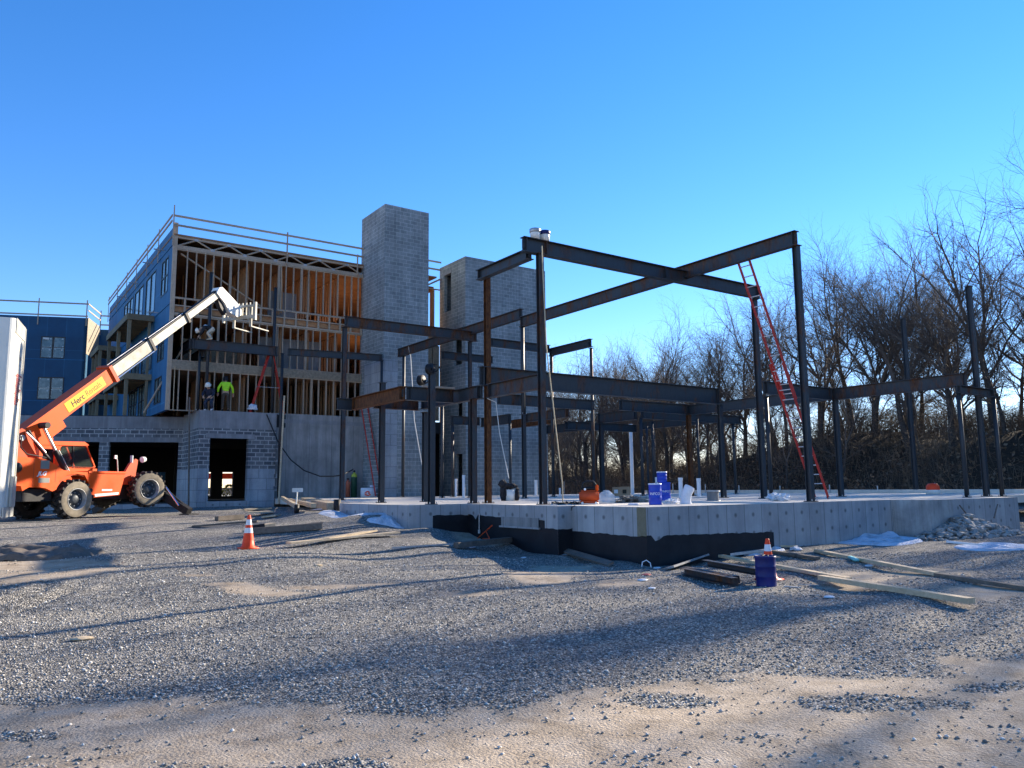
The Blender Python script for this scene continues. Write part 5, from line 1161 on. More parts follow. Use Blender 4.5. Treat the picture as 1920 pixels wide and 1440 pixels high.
def carton(px, py, w_, d_, h, label, open_=False):
    p = S_(px,py); t = empty('cardboard_box', p, label, 'box', 'cardboard boxes on the slab', face(p), True)
    q = MB(); q.box((-w_/2,-d_/2,0),(w_/2,d_/2,h)); q.build('carton', M['card'], t)
    if open_:
        for s in (-1,1):
            q = MB(); q.add([(s*w_/2,-d_/2,h),(s*w_/2,d_/2,h),(s*(w_/2+.12),d_/2,h+.09),(s*(w_/2+.12),-d_/2,h+.09)],[(0,1,2,3)]); q.add([(s*w_/2,-d_/2,h+.004),(s*w_/2,d_/2,h+.004),(s*(w_/2+.12),d_/2,h+.094),(s*(w_/2+.12),-d_/2,h+.094)],[(3,2,1,0)]); q.build('flap', M['card'], t)
    q = MB(); q.box((-w_*.3,-d_/2-.004,h*.3),(w_*.1,-d_/2-.001,h*.7)); q.build('label_patch', M['bag_white'] if open_ else M['ink'], t)
carton(1157,930,.42,.35,.40,'open cardboard box with flaps behind the tarpaulin heap',True); carton(1173,931,.42,.32,.42,'closed cardboard box right of the open one')
q = MB(); p = S_(1174,935); q.cbox(tuple(p+Vector((0,0,.06))),(.4,.2,.11)); single(q,'lumber_scrap',M['plank'],p,'short yellow lumber scrap in front of the cardboard boxes','scrap')
GPV = 'white plastic pipes standing up through the slab'
def pipe(px, py, top, r, label, lean=0):
    p = S_(px,py,-.05); D = (p-EYEP).dot(fwd); h = (py-top)*D/F_PX
    q = MB(); q.tube([p,p+Vector((lean,0,h+.05))], r, 14); q.tube([p+Vector((lean,0,h-.06)),p+Vector((lean,0,h+.052))], r*1.12, 14); single(q,'floor_pipe',M['pvc'],p,label,'pipe',GPV)
pipe(1277,934,896,.075,'thick white floor pipe left of the broad rusty column'); pipe(1311,931,897,.08,'thick white floor pipe right of the broad rusty column'); pipe(1232,930,895,.06,'white floor pipe mostly hidden behind the lone blue drum')
pipe(1186,926,795,.10,'very tall white pipe standing among the far posts'); pipe(855,931,898,.06,'shorter white floor pipe at the lower tower doorway'); pipe(869.5,933,891,.065,'taller white floor pipe at the lower tower doorway')
pipe(985.5,930,900,.05,'thin white floor pipe beside the slim column before the lower tower'); pipe(1005,929,900,.075,'white floor pipe left of the tall rust-brown column'); pipe(1050,930,915,.045,'short white floor pipe right of the hanging tan rope')
GS = 'thin stakes along the far slab edge'
for i, (px, top, lab) in enumerate(((1058,903,'thin stake left of the orange vacuum'),(1262,907,'thin stake just right of the stacked drums'),(1323,908,'thin stake above the cable spool'),(1386,910,'thin stake right of the column under the deep beam'),(1463,911,'thin stake above the crumpled white sheet'),(1556,909,'pale stake at the foot of the long red ladder'),(1646,911,'thin stake left of the slender far post'))):
    p = S_(px,924.6); h = (924.6-top)*(p-EYEP).dot(fwd)/F_PX; q = MB(); q.tube([p-Vector((0,0,.03)),p+Vector((0,0,h))], .035, 6); single(q,'survey_stake',M['metal_galv'],p,lab,'stake',GS)
def barrel():
    p = S_(1750,926.5); t = empty('traffic_barrel', p, 'orange and white barrel at the far right edge of the slab', 'barrel', None, 0, True)
    q = MB(); q.lathe([(0,0),(.26,0),(.26,.17)],24); q.build('white_band', M['white_paint'], t); q = MB(); q.lathe([(.255,.17),(.245,.32),(.17,.42),(0,.44)],24); q.build('orange_band', M['cone_o'], t); q = MB(); q.tube([(.16,0,.42),(.24,0,.36),(.285,0,.18),(.285,0,.0)],.03,8); q.build('white_strap', M['white_paint'], t)
barrel()
def jacket_bucket():
    p = S_(957,939); t = empty('draped_bucket', p, 'white bucket draped with a black jacket on the slab', 'bucket', None, face(p), True)
    q = MB(); q.lathe([(0,0),(.15,0),(.165,.36),(.158,.36),(.145,.02),(0,.02)],24); q.build('bucket', M['white_paint'], t)
    for k, (x, z, sx, sz) in enumerate(((-.20,.26,.13,.30),(-.26,.55,.14,.13),(.22,.2,.08,.22),(-.02,.48,.24,.09))):
        bm = bmesh.new(); bmesh.ops.create_icosphere(bm, subdivisions=4, radius=1)
        for v in bm.verts: c = v.co.copy(); kk = 1+.35*mnoise.noise(c*2+Vector((k*3.,0,0)))+.15*mnoise.noise(c*6+Vector((k*3.,0,0))); v.co = Vector((c.x*sx*kk+x, c.y*.13*kk+(.02 if k < 3 else 0), max(.0, c.z*sz*kk+z)))
        q = MB(); q.bm(bm,0,True); q.build('jacket_fold', M['blackcloth'], t)
jacket_bucket()
def gas_cyl(px, py, r, h, label, body, cap):
    p = at_y(px,py,38.45); p = Vector((p.x,p.y,ZS+.003)); t = empty('gas_cylinder', p, label, 'gas cylinder', 'gas cylinders by the concrete wall', 0, True)
    q = MB(); q.lathe([(0,0),(r,0),(r,h*.76),(r*1.0,h*.78)],24); q.build('tank', M[body], t); q = MB(); q.lathe([(r*1.002,h*.77),(r*.9,h*.86),(r*.45,h*.92),(r*.35,h*.95),(0,h*.95)],24); q.build('shoulder', M[cap], t)
    q = MB(); q.tube([(0,0,h*.94),(0,0,h*1.04)],.035,8); q.tube([(-.07,0,h),(.05,0,h)],.03,8); q.build('valve', M['black'], t); return p
gas_cyl(652,932,.12,.95,'short rust red gas cylinder beside the green one','cyl_org','cyl_org'); gc_ = gas_cyl(663.5,932,.155,1.35,'tall green gas cylinder with a yellow-green shoulder','cyl_green','cyl_yel')
p = at_y(690,933.5,36.9); p = Vector((p.x,p.y,ZS+.003)); t = empty('white_case', p, 'white carton with a red print beside the left ladder', 'box', None, face(p), True)
q = MB(); q.bbox((0,0,.24),(.74,.4,.48),.02); q.build('carton', M['bag_white'], t); q = MB()
for k in range(9): a = k*.7; q.cbox((-.02+.16*math.cos(a)*(.4+.06*k),-.203,.20+.10*math.sin(a)),(.10,.004,.05),0,None)
q.build('red_print', M['cone_o'], t); q = MB(); q.bbox((.18,.02,.56),(.2,.25,.10),.02); q.build('flap', M['lid'], t)
# buckets on the top beam
p0 = at_y(1004,452,16.02); zt = at_y(979,443.8,16.02).z
for px, lab, b in ((1003.5,'left white bucket with dark rim on the highest beam',0),(1021.5,'right white bucket with blue rim on the highest beam',1)):
    p = at_y(px,450,16.02); t = empty('bucket', (p.x,16.02,zt+.003), lab, 'bucket', 'buckets on the highest beam', 0, True)
    q = MB(); q.lathe([(0,0),(.125,0),(.14,.24),(.13,.24),(.12,.02),(0,.02)],24); q.build('pail', M['white_paint'], t); q = MB(); q.lathe([(.135,.17),(.15,.18),(.152,.27),(.14,.28),(.0,.275)],24); q.build('rim_lid', M['keg_navy'] if b else M['metal_galv'], t)
# reel and timber on the cantilever frame, reel on the short column
def reel(p, label, r=.16):
    p = Vector(p); t = empty('hoist_reel', p, label, 'reel', 'small hoists on the steel', 0, True)
    q = MB(); q.lathe([(.03,-.05),(r,-.05),(r,-.035),(r*.6,-.03),(r*.6,.03),(r,.035),(r,.05),(.03,.05)],20,0,Matrix.Translation((0,0,r))@Matrix.Rotation(R(90),4,'X')@Matrix.Rotation(R(20),4,'Y')); q.build('drum', M['black'], t)
    q = MB(); q.tube([(.1,0,.05),(.22,.0,.12),(.30,0,.24),(.34,0,.10)],.02,6); q.build('hook', M['black'], t)
reel((10.9,20.36,4.66),'small black reel lying on the cantilever frame')
reel((10.22,18.60,4.72),'small black reel hung on the free-standing column',.15)
q = MB(); q.box((10.85,20.18,4.603),(11.95,20.24,4.655)); single(q,'timber_packer',M['stud'],(10.9,20.2,4.603),'grey timber lying on the cantilever frame','timber')
# ropes, hoses and cables
GR = 'ropes hanging from the steel'
def line(name, pts, r, m, label, cat, group=None, n=6):
    q = MB(); q.tube(pts, r, n); return single(q, name, M[m], Vector(pts[0]), label, cat, group)
def sag(a, b, s, k=14): a, b = Vector(a), Vector(b); return [a.lerp(b, i/k)-Vector((0,0,4*s*(i/k)*(1-i/k))) for i in range(k+1)]
line('rope',[(11.98,15.78,7.9),(12.05,15.74,5.2),(12.35,15.8,3.2),(12.62,15.9,1.7),(12.66,15.95,1.24)],.016,'rope','tan rope hanging down right of the tall rust-brown column','rope',GR)
line('rope',[(12.0,18.45,4.15),(12.25,18.4,4.05),(12.35,18.38,3.2),(12.6,18.3,1.9)],.012,'rope_w','thin pale rope tied round the orange-rusted column','rope',GR)
line('rope',[(18.0,35.0,8.82),(18.02,34.8,8.2),(18.25,34.8,5.0),(18.75,34.9,2.8)],.022,'rope_w','white rope hanging in front of the tall tower','rope',GR)
a = at_y(500,777,38.55); b = at_y(522,830,38.4); pts = [a, b]+[at_y(px,py,yy) for px, py, yy in ((545,862,37.6),(570,882,36.4),(600,893,35),(625,893,34),(640,891,33.5),(655,884,36.2),(662,880,37))]
line('welding_hose',pts,.03,'cable','black hose hanging from the garage roof to the gas cylinders','hose')
rg = random.Random(4)
for k in range(4):
    pts = []
    for i in range(12):
        p = S_(1036+i*5.2+rg.uniform(-2,2), 945+rg.uniform(-2.2,1.5), .015+rg.uniform(0,.03)); pts.append(p)
    line('cable',pts,.018,'cable','loose black cables heaped left of the orange vacuum','cable','cables heaped by the vacuum')
cx_ = lambda px, py: at_x(px, py, 11.715)
line('cable',[cx_(1040,949),cx_(1046,962),cx_(1050,968),cx_(1054,958),cx_(1060,948)],.009,'cable','left cable loop dangling down the foundation wall','cable','cables dangling down the wall')
line('cable',[cx_(1052,949),cx_(1057,961),cx_(1065,971),cx_(1069,966),cx_(1072,951),cx_(1078,948)],.009,'cable','right cable loop dangling down the foundation wall','cable','cables dangling down the wall')
a = G(1203,1062); line('hose_loop',[a+Vector((0,0,-.02)),a+r0*.02+Vector((0,0,.09)),a+r0*.10+Vector((0,0,.125)),a+r0*.18+Vector((0,0,.07)),a+r0*.195+Vector((0,0,-.02))],.012,'pvc','small white hose loop at the foot of the tarred corner','hose')
a = G(1470,1101); line('steel_rod',[a+Vector((0,0,.012)),G(1502,1103,.012)],.012,'metal_galv','short metal rod lying right of the dark blue drum','rod')
a = G(1496,1097); line('wire',[a+Vector((0,0,.01)),G(1510,1098,.02),G(1522,1098,.01),G(1536,1100,.02)],.006,'metal_galv','thin wire lying right of the short metal rod','wire')
# orange bracket and wall pipe in the excavation
q = MB(); w1, w2, w3, w4 = (at_x(896,1009,11.2), at_x(923,985,11.0), at_x(911,996,11.1), at_x(918,1010,10.9))
q.tube([w1,w2],.016,6); q.tube([w3,w4],.014,6); q.tube([w4,at_x(905,1010,11.1)],.014,6); single(q,'bracket_frame',M['orange_dk'],w1,'thin orange bracket propped against the tarred wall','bracket')
q = MB(); q.tube([at_x(898.6,963,11.38),at_x(898.6,995,11.38)],.018,8); q.tube([at_x(898.6,993,11.37),at_x(898.6,1000,11.37)],.04,8); single(q,'wall_pipe',M['metal_galv'],at_x(898.6,1000,11.38),'short grey pipe fixed to the tarred wall corner','pipe')
# snow, rubble, fabric, litter
def snow(pts, h, label, seed, base=None):
    """irregular low mound over ground points (pixel outline)"""
    P = [G(*p) for p in pts]; c = sum(P, Vector())/len(P); rg = random.Random(seed); N = 40; Rr = 12; vs = []; fs = []
    ang = [math.atan2(p.y-c.y,p.x-c.x) for p in P]; rad = [math.hypot(p.x-c.x,p.y-c.y) for p in P]; o = sorted(zip(ang,rad))
    def rr(a):
        k = [(x, r_) for x, r_ in o]; k = [(k[-1][0]-2*math.pi,k[-1][1])]+k+[(k[0][0]+2*math.pi,k[0][1])]
        for (a0,r0_),(a1,r1_) in zip(k[:-1],k[1:]):
            if a0 <= a <= a1: return r0_+(r1_-r0_)*(a-a0)/max(1e-6,a1-a0)
        return k[0][1]
    for i in range(Rr+1):
        for j in range(N):
            a = -math.pi+2*math.pi*j/N; f = i/Rr; r_ = rr(a)*f*(1+.16*mnoise.noise(Vector((math.cos(a)*3,math.sin(a)*3,seed)))*f)
            x, y = c.x+r_*math.cos(a), c.y+r_*math.sin(a); z = gz(x,y)+h*(1-f**1.7)*(.25+1.7*abs(mnoise.noise(Vector((x*2.1,y*2.1,seed)))))+.075*mnoise.noise(Vector((x*6,y*6,seed)))*(1-f)-.03*(f > .97)+.035*(f<=.97)
            vs.append((x,y,z))
    for i in range(Rr):
        for j in range(N): fs.append((i*N+j,i*N+(j+1)%N,(i+1)*N+(j+1)%N,(i+1)*N+j))
    q = MB(); q.add(vs,fs,0,True); o_ = single(q,'snow_patch',M['snow'],c,label,'snow','patches of old snow'); return o_
snow([(683,962),(700,953),(722,956),(760,964),(790,970),(780,976),(740,976),(705,972)], .16, 'upper snow patch against the left foundation wall', 1)
snow([(684,976),(710,972),(740,974),(765,984),(758,992),(735,988),(708,983)], .10, 'lower snow patch left of the excavation', 2)
snow([(1560,1014),(1590,1008),(1640,1004),(1680,1008),(1735,1015),(1700,1021),(1650,1024),(1600,1021)], .16, 'largest snow patch in front of the right foundation wall', 3)
snow([(1790,1024),(1840,1026),(1900,1020),(1930,1022),(1930,1030),(1850,1033),(1800,1031)], .03, 'thin icy snow strip below the rubble heap', 4)
snow([(1396,1031),(1420,1024),(1440,1028),(1436,1038),(1408,1042)], .05, 'small snow remnant behind the rear cone', 5)
snow([(1745,1000),(1752,988),(1770,990),(1774,998),(1760,1002)], .10, 'small snow patch on the left of the rubble heap', 6)
def rubble():
    P = [G(*p) for p in ((1730,1012),(1750,1003),(1800,1016),(1880,1012),(1905,1004))]; c = G(1815,1008); rg = random.Random(9)
    q = MB(); N = 750
    for i in range(N):
        a = rg.uniform(0,2*math.pi); f = rg.random()**.6; x = c.x+2.1*f*math.cos(a); y = c.y+1.0*f*math.sin(a)
        z = gz(x,y)+max(0,1-f)*.62*(.6+.4*rg.random()); s = rg.uniform(.05,.16)*(1-.3*f)
        bm = bmesh.new(); bmesh.ops.create_icosphere(bm, subdivisions=1, radius=1)
        for v in bm.verts: v.co = v.co*(1+rg.uniform(-.35,.35))
        Mx = Matrix.Translation((x,y,z))@Matrix.Rotation(rg.uniform(0,6),4,'Z')@Matrix.Rotation(rg.uniform(-1,1),4,'X')@Matrix.Diagonal((s*1.3,s,s*.5,1)); q.bm(bm,0,False,Mx)
    hp = []; 
    for i in range(9):
        for j in range(24): f = i/8; a = 2*math.pi*j/24; x, y = c.x+2.0*f*math.cos(a), c.y+.95*f*math.sin(a); hp.append((x,y,gz(x,y)+.40*(1-f)+.06*mnoise.noise(Vector((x*3,y*3,0)))-.03))
    q.add(hp,[(i*24+j,i*24+(j+1)%24,(i+1)*24+(j+1)%24,(i+1)*24+j) for i in range(8) for j in range(24)],0,True)
    single(q,'rubble_heap',M['rubble'],c,'grey broken stone heap against the right end of the foundation','rubble',None,'stuff')
    q = MB()
    for i, (px,py,dx) in enumerate(((1845,985,.5),(1800,980,-.3))):
        g = G(px,1005); q = MB(); q.tube([g+Vector((0,-.3,.5)),g+Vector((dx,-.2,.85))],.02,5); single(q,'debris_stick',M['plank_old'],g,('thin dark stick poking out right of the rubble heap','thin dark stick poking out of the top of the rubble heap')[i],'stick')
rubble()
plank((1775,1018),(1850,1026),.05,.05,'pale bent pipe lying below the rubble heap','pvc',name='plastic_pipe',cat='pipe')
def fabric():
    c = G(38,1045); q = MB(); N, K = 46, 26; vs = []
    for i in range(N):
        for j in range(K):
            s, r_ = (i/(N-1)-.5)*2.6, (j/(K-1)-.5)*1.5; x = c.x+r0.x*s+f0.x*r_; y = c.y+r0.y*s+f0.y*r_
            h = .05+.16*max(0,mnoise.noise(Vector((s*1.7,r_*3.2,2))))+.07*mnoise.noise(Vector((s*5,r_*6,7)))+.10*math.exp(-((s-.2)/1.0)**2)*(1-abs(r_))
            if i in (0,N-1) or j in (0,K-1): h -= .10
            vs.append((x,y,gz(x,y)+h))
    q.add(vs,[(i*K+j,i*K+j+1,(i+1)*K+j+1,(i+1)*K+j) for i in range(N-1) for j in range(K-1)],0,True)
    single(q,'ground_fabric',M['plank_old'],c,'muddy brown ground fabric crumpled at the left edge','fabric')
fabric()
rg = random.Random(12); LT = 'scraps of litter on the ground'
for i, (px, py, m, lab) in enumerate(((1232,1066,'bag_white','flat white scrap beside the small hose loop'),(1212,1079,'red_ink','small reddish scrap in front of the tarred corner'),(1205,1089,'bag_white','small pale scrap left of the white one'),(1222,1104,'bag_white','white scrap lying nearest the camera in front of the foundation'),(982,1046,'bag_white','lone white scrap in the bare soil'),(1061,1041,'metal_galv','pale strip lying on the bare soil'),(597,1061,'plank','flat tan cardboard scrap on the gravel right of the cone'),(152,1200,'plank','flat tan scrap in the left foreground'),(1630,1062,'bag_white','white scrap below the teal one'),(1555,1121,'bag_white','tiny pale scrap right of the wire'),(885,1027,'lid','crumpled bottle beside the short timber in the excavation'))):
    g = G(px,py); s = rg.uniform(.07,.12); bm = bmesh.new(); bmesh.ops.create_icosphere(bm, subdivisions=2, radius=1)
    for v in bm.verts: v.co = Vector((v.co.x*s*(1+.4*mnoise.noise(v.co*2+Vector((i,0,0)))), v.co.y*s*.7*(1+.4*mnoise.noise(v.co*2+Vector((0,i,0)))), (v.co.z*.22+.15)*s))
    q = MB(); q.bm(bm,0,False,Matrix.Translation(g)); single(q,'litter_scrap',M[m],g,lab,'litter',LT)
for i, (px, py, lab) in enumerate(((1420,1029,'left snow crumb pile under the short pale board'),(1455,1031,'middle snow crumb pile under the short pale board'),(1492,1031,'right snow crumb pile under the short pale board'))): blob('snow_lump','snow',G(px,py),.16,.12,.06,lab,'snow',i+20,.5,3)
blob('snow_lump','snow',at_y(474,768,38.7)*1.0,.25,.1,.22,'small snow lump at the foot of the red stepladder','snow',31,.4,3)

# ------------------------------------------------------------------ people
def skinmesh(name, pts, edges, m, parent, root=0, sub=2):
    me = bpy.data.meshes.new(name); me.from_pydata([p[0] for p in pts], edges, []); ob = bpy.data.objects.new(name, me); COL.objects.link(ob)
    md = ob.modifiers.new('s','SKIN'); md.use_smooth_shade = True
    ob.modifiers.new('u','SUBSURF').levels = sub; ob.modifiers['u'].render_levels = sub
    for i, p in enumerate(pts): sv = me.skin_vertices[0].data[i]; r = p[1]; sv.radius = r if isinstance(r, tuple) else (r, r); sv.use_root = (i == root)
    dg = bpy.context.evaluated_depsgraph_get(); me2 = bpy.data.meshes.new_from_object(ob.evaluated_get(dg)); bpy.data.objects.remove(ob)
    me2.materials.clear(); me2.materials.append(M[m]); o2 = bpy.data.objects.new(name, me2); COL.objects.link(o2); o2.parent = parent
    return o2
def person(loc, rz, J, label, cloth, hat):
    """J: joints in local coords (facing +y): pelvis chest neck head + L/R shoulder elbow wrist hip knee ankle"""
    t = empty('person', loc, label, 'person', 'construction workers', rz, True); V = {k: Vector(v) for k, v in J.items()}
    pts = []; ed = []; ix = {}
    def add(k, co, r, par=None): ix[k] = len(pts); pts.append((tuple(co), r)); (ed.append((ix[par], ix[k])) if par else None)
    add('pelvis', V['pelvis'], (.14,.11)); add('waist', V['pelvis'].lerp(V['chest'],.45), (.13,.10), 'pelvis'); add('chest', V['chest'], (.16,.12), 'waist'); add('neck', V['neck'], .055, 'chest')
    hd = (V['head']-V['neck']).normalized(); add('jaw', V['neck'].lerp(V['head'],.45)+Vector(J.get('face',(0,1,0)))*.025, (.072,.078), 'neck'); add('head', V['head'], (.078,.092), 'jaw'); add('crown', V['head']+hd*.075, (.06,.07), 'head')
    fc = Vector(J.get('face',(0,1,0))).normalized(); add('nose', V['head'].lerp(V['neck'],.22)+fc*.108, .013, 'head')
    sdv = hd.cross(fc).normalized()
    for s in (-1,1): add('ear%d'%s, V['head'].lerp(V['neck'],.18)+sdv*s*.085, .016, 'head')
    for s in 'LR':
        add('sh'+s, V['sh'+s], .062, 'chest'); add('el'+s, V['el'+s], .042, 'sh'+s); add('wr'+s, V['wr'+s], .028, 'el'+s)
        fd = (V['wr'+s]-V['el'+s]).normalized(); sx = fd.cross(Vector((0,1,.2))).normalized(); dn = fd.cross(sx)
        palm = V['wr'+s]+fd*.055; add('pm'+s, palm, (.038,.018), 'wr'+s)
        for k in range(4):
            off = sx*(k-1.5)*.021; ln = (.075,.085,.08,.06)[k]; a = palm+off+fd*.035; b = a+fd*ln*.5+dn*.012; c = b+fd*ln*.35+dn*.03
            add('f%s%da'%(s,k), a, .0095, 'pm'+s); add('f%s%db'%(s,k), b, .0085, 'f%s%da'%(s,k)); add('f%s%dc'%(s,k), c, .0075, 'f%s%db'%(s,k))
        a = palm-fd*.02+sx*.045; add('th'+s, a, .011, 'pm'+s); add('tt'+s, a+fd*.045+sx*.012+dn*.015, .009, 'th'+s)
        add('hp'+s, V['hp'+s], .088, 'pelvis'); add('kn'+s, V['kn'+s], .058, 'hp'+s); add('an'+s, V['an'+s], .040, 'kn'+s); add('toe'+s, V['an'+s]+Vector(J.get('toe',(0,1,0)))*.17-Vector((0,0,.05)), (.038,.028), 'an'+s)
    skinmesh('body', pts, ed, 'skin', t)
    # jacket
    pts, ed, ix = [], [], {}
    add('pelvis', V['pelvis'].lerp(V['chest'],.05), (.165,.135)); add('waist', V['pelvis'].lerp(V['chest'],.45), (.165,.13), 'pelvis'); add('chest', V['chest'], (.19,.15), 'waist'); add('collar', V['chest'].lerp(V['neck'],.85), (.08,.085), 'chest')
    for s in 'LR': add('sh'+s, V['sh'+s], .085, 'chest'); add('el'+s, V['el'+s], .064, 'sh'+s); add('cuff'+s, V['el'+s].lerp(V['wr'+s],.92), .048, 'el'+s)
    skinmesh('jacket', pts, ed, cloth[0], t)
    if cloth[3]:
        pts, ed, ix = [], [], {}
        add('a', V['pelvis'].lerp(V['chest'],.55), (.185,.145)); add('b', V['chest'], (.20,.16), 'a'); add('c', V['chest'].lerp(V['neck'],.55), (.13,.11), 'b'); skinmesh('vest', pts, ed, cloth[3], t)
    pts, ed, ix = [], [], {}
    add('pelvis', V['pelvis'], (.155,.13)); add('top', V['pelvis'].lerp(V['chest'],.15), (.155,.125), 'pelvis')
    for s in 'LR': add('hp'+s, V['hp'+s], .105, 'pelvis'); add('kn'+s, V['kn'+s], .077, 'hp'+s); add('hem'+s, V['kn'+s].lerp(V['an'+s],.92), .066, 'kn'+s)
    skinmesh('trousers', pts, ed, cloth[1], t)
    for s in 'LR':
        tv = Vector(J.get('toe',(0,1,0))); pts = [(tuple(V['an'+s]+Vector((0,0,.06))), .056), (tuple(V['an'+s]-Vector((0,0,.02))), .058), (tuple(V['an'+s]+tv*.10-Vector((0,0,.045))), (.05,.042)), (tuple(V['an'+s]+tv*.19-Vector((0,0,.055))), (.045,.032))]
        skinmesh('boot', pts, [(0,1),(1,2),(2,3)], cloth[2], t)
    Hm = hd.to_track_quat('Z','Y').to_matrix().to_4x4(); q = MB()
    L_ = Matrix.Translation(V['head']+hd*.025) @ Hm
    if hat == 'hood':
        q.lathe([(.10,-.14),(.122,-.05),(.125,.04),(.10,.11),(.05,.145),(0,.15)], 20, 0, L_); q.build('hood', M['helmet_d'], t)
    else:
        q.lathe([(.150,.0),(.152,.012),(.128,.02),(.125,.07),(.095,.125),(.045,.15),(0,.155)], 24, 0, L_); q.cbox(tuple(V['head']+fc*.15+hd*.035),(.14,.09,.012)); q.build('hard_hat', M[hat], t)
        q = MB(); q.lathe([(.096,-.10),(.10,-.02),(.104,.02)], 18, 0, L_ @ Matrix.Translation((0,0,0)) ); q.build('hair', M['hair'], t) if 0 else None
    return t
stand = dict(pelvis=(0,0,.93), chest=(0,.05,1.28), neck=(0,.12,1.46), head=(0,.18,1.60), face=(0,.9,-.35), shL=(-.20,.05,1.38), shR=(.20,.05,1.38), elL=(-.34,.04,1.14), elR=(.33,.05,1.14), wrL=(-.34,.14,.92), wrR=(.36,.14,.90), hpL=(-.10,0,.88), hpR=(.10,0,.88), knL=(-.12,.05,.48), knR=(.13,.04,.48), anL=(-.13,0,.085), anR=(.15,-.02,.085))
p = at_y(422,768,38.95); person((p.x,38.97,ZP+.003), R(-8), stand, 'worker in a lime hi-vis jacket and dark hood seen from behind', ('hivis','browncloth','blackcloth',None), 'hood')
crouch = dict(pelvis=(0,-.05,.62), chest=(0,.12,.92), neck=(0,.22,1.06), head=(0,.31,1.16), face=(0,.85,-.5), shL=(-.19,.12,1.0), shR=(.19,.12,1.0), elL=(-.26,.22,.76), elR=(.27,.22,.76), wrL=(-.16,.40,.66), wrR=(.18,.40,.64), hpL=(-.10,-.04,.58), hpR=(.10,-.04,.58), knL=(-.15,.22,.36), knR=(.16,.20,.36), anL=(-.14,.0,.085), anR=(.15,-.02,.085))
p = at_y(391.5,768,38.85); person((p.x+.02,38.87,ZP+.003), R(150), crouch, 'crouching worker in navy with a white hard hat next to the hi-vis worker', ('navy','denim','bag_white',None), 'helmet_w')
bend = dict(pelvis=(0,-.16,.56), chest=(0,.20,.62), neck=(0,.36,.55), head=(0,.47,.47), face=(0,.35,-.9), shL=(-.18,.24,.60), shR=(.18,.24,.60), elL=(-.22,.34,.34), elR=(.22,.34,.34), wrL=(-.12,.46,.16), wrR=(.14,.46,.16), hpL=(-.10,-.16,.53), hpR=(.10,-.16,.53), knL=(-.12,.10,.32), knR=(.12,.02,.30), anL=(-.05,-.12,.085), anR=(.05,-.06,.085))
p = at_y(392,632,38.75); person((p.x,38.75,8.825), R(78), bend, 'worker bending low on the canopy beam in pale trousers', ('blackcloth','khaki','khaki','bag_white'), 'helmet_w')

# ------------------------------------------------------------------ bare winter trees
def tubes_mesh(name, polys, m, sides=3):
    """polys: list of (points Nx3, radii N); independent thin tubes in one mesh"""
    V = []; Fq = []; off = 0
    for P, r in polys:
        P = np.asarray(P, float); n = len(P); k = sides if r[0] < .045 else (4 if r[0] < .1 else 8)
        T = np.gradient(P, axis=0); T /= np.linalg.norm(T, axis=1)[:,None]+1e-9
        a = np.array([0.31,.87,.38]) if abs(T[0,2]) > .8 else np.array([0,0,1.])
        e = np.cross(T, a); e /= np.linalg.norm(e, axis=1)[:,None]+1e-9; g = np.cross(T, e)
        an = 2*np.pi*np.arange(k)/k
        ring = P[:,None]+(e[:,None]*np.cos(an)[None,:,None]+g[:,None]*np.sin(an)[None,:,None])*np.asarray(r)[:,None,None]
        V.append(ring.reshape(-1,3)); i = np.arange(n-1)[:,None]*k; j = np.arange(k)[None]; j2 = (j+1) % k
        Fq.append(np.stack([i+j, i+j2, i+k+j2, i+k+j], -1).reshape(-1,4)+off); off += n*k
    V = np.vstack(V); Fq = np.vstack(Fq).astype(np.int32)
    me = bpy.data.meshes.new(name); me.vertices.add(len(V)); me.vertices.foreach_set('co', V.ravel()); me.loops.add(Fq.size); me.loops.foreach_set('vertex_index', Fq.ravel())
    me.polygons.add(len(Fq)); me.polygons.foreach_set('loop_start', np.arange(0, Fq.size, 4, dtype=np.int32)); me.polygons.foreach_set('use_smooth', [True]*len(Fq)); me.update(calc_edges=True); me.materials.append(m); return me
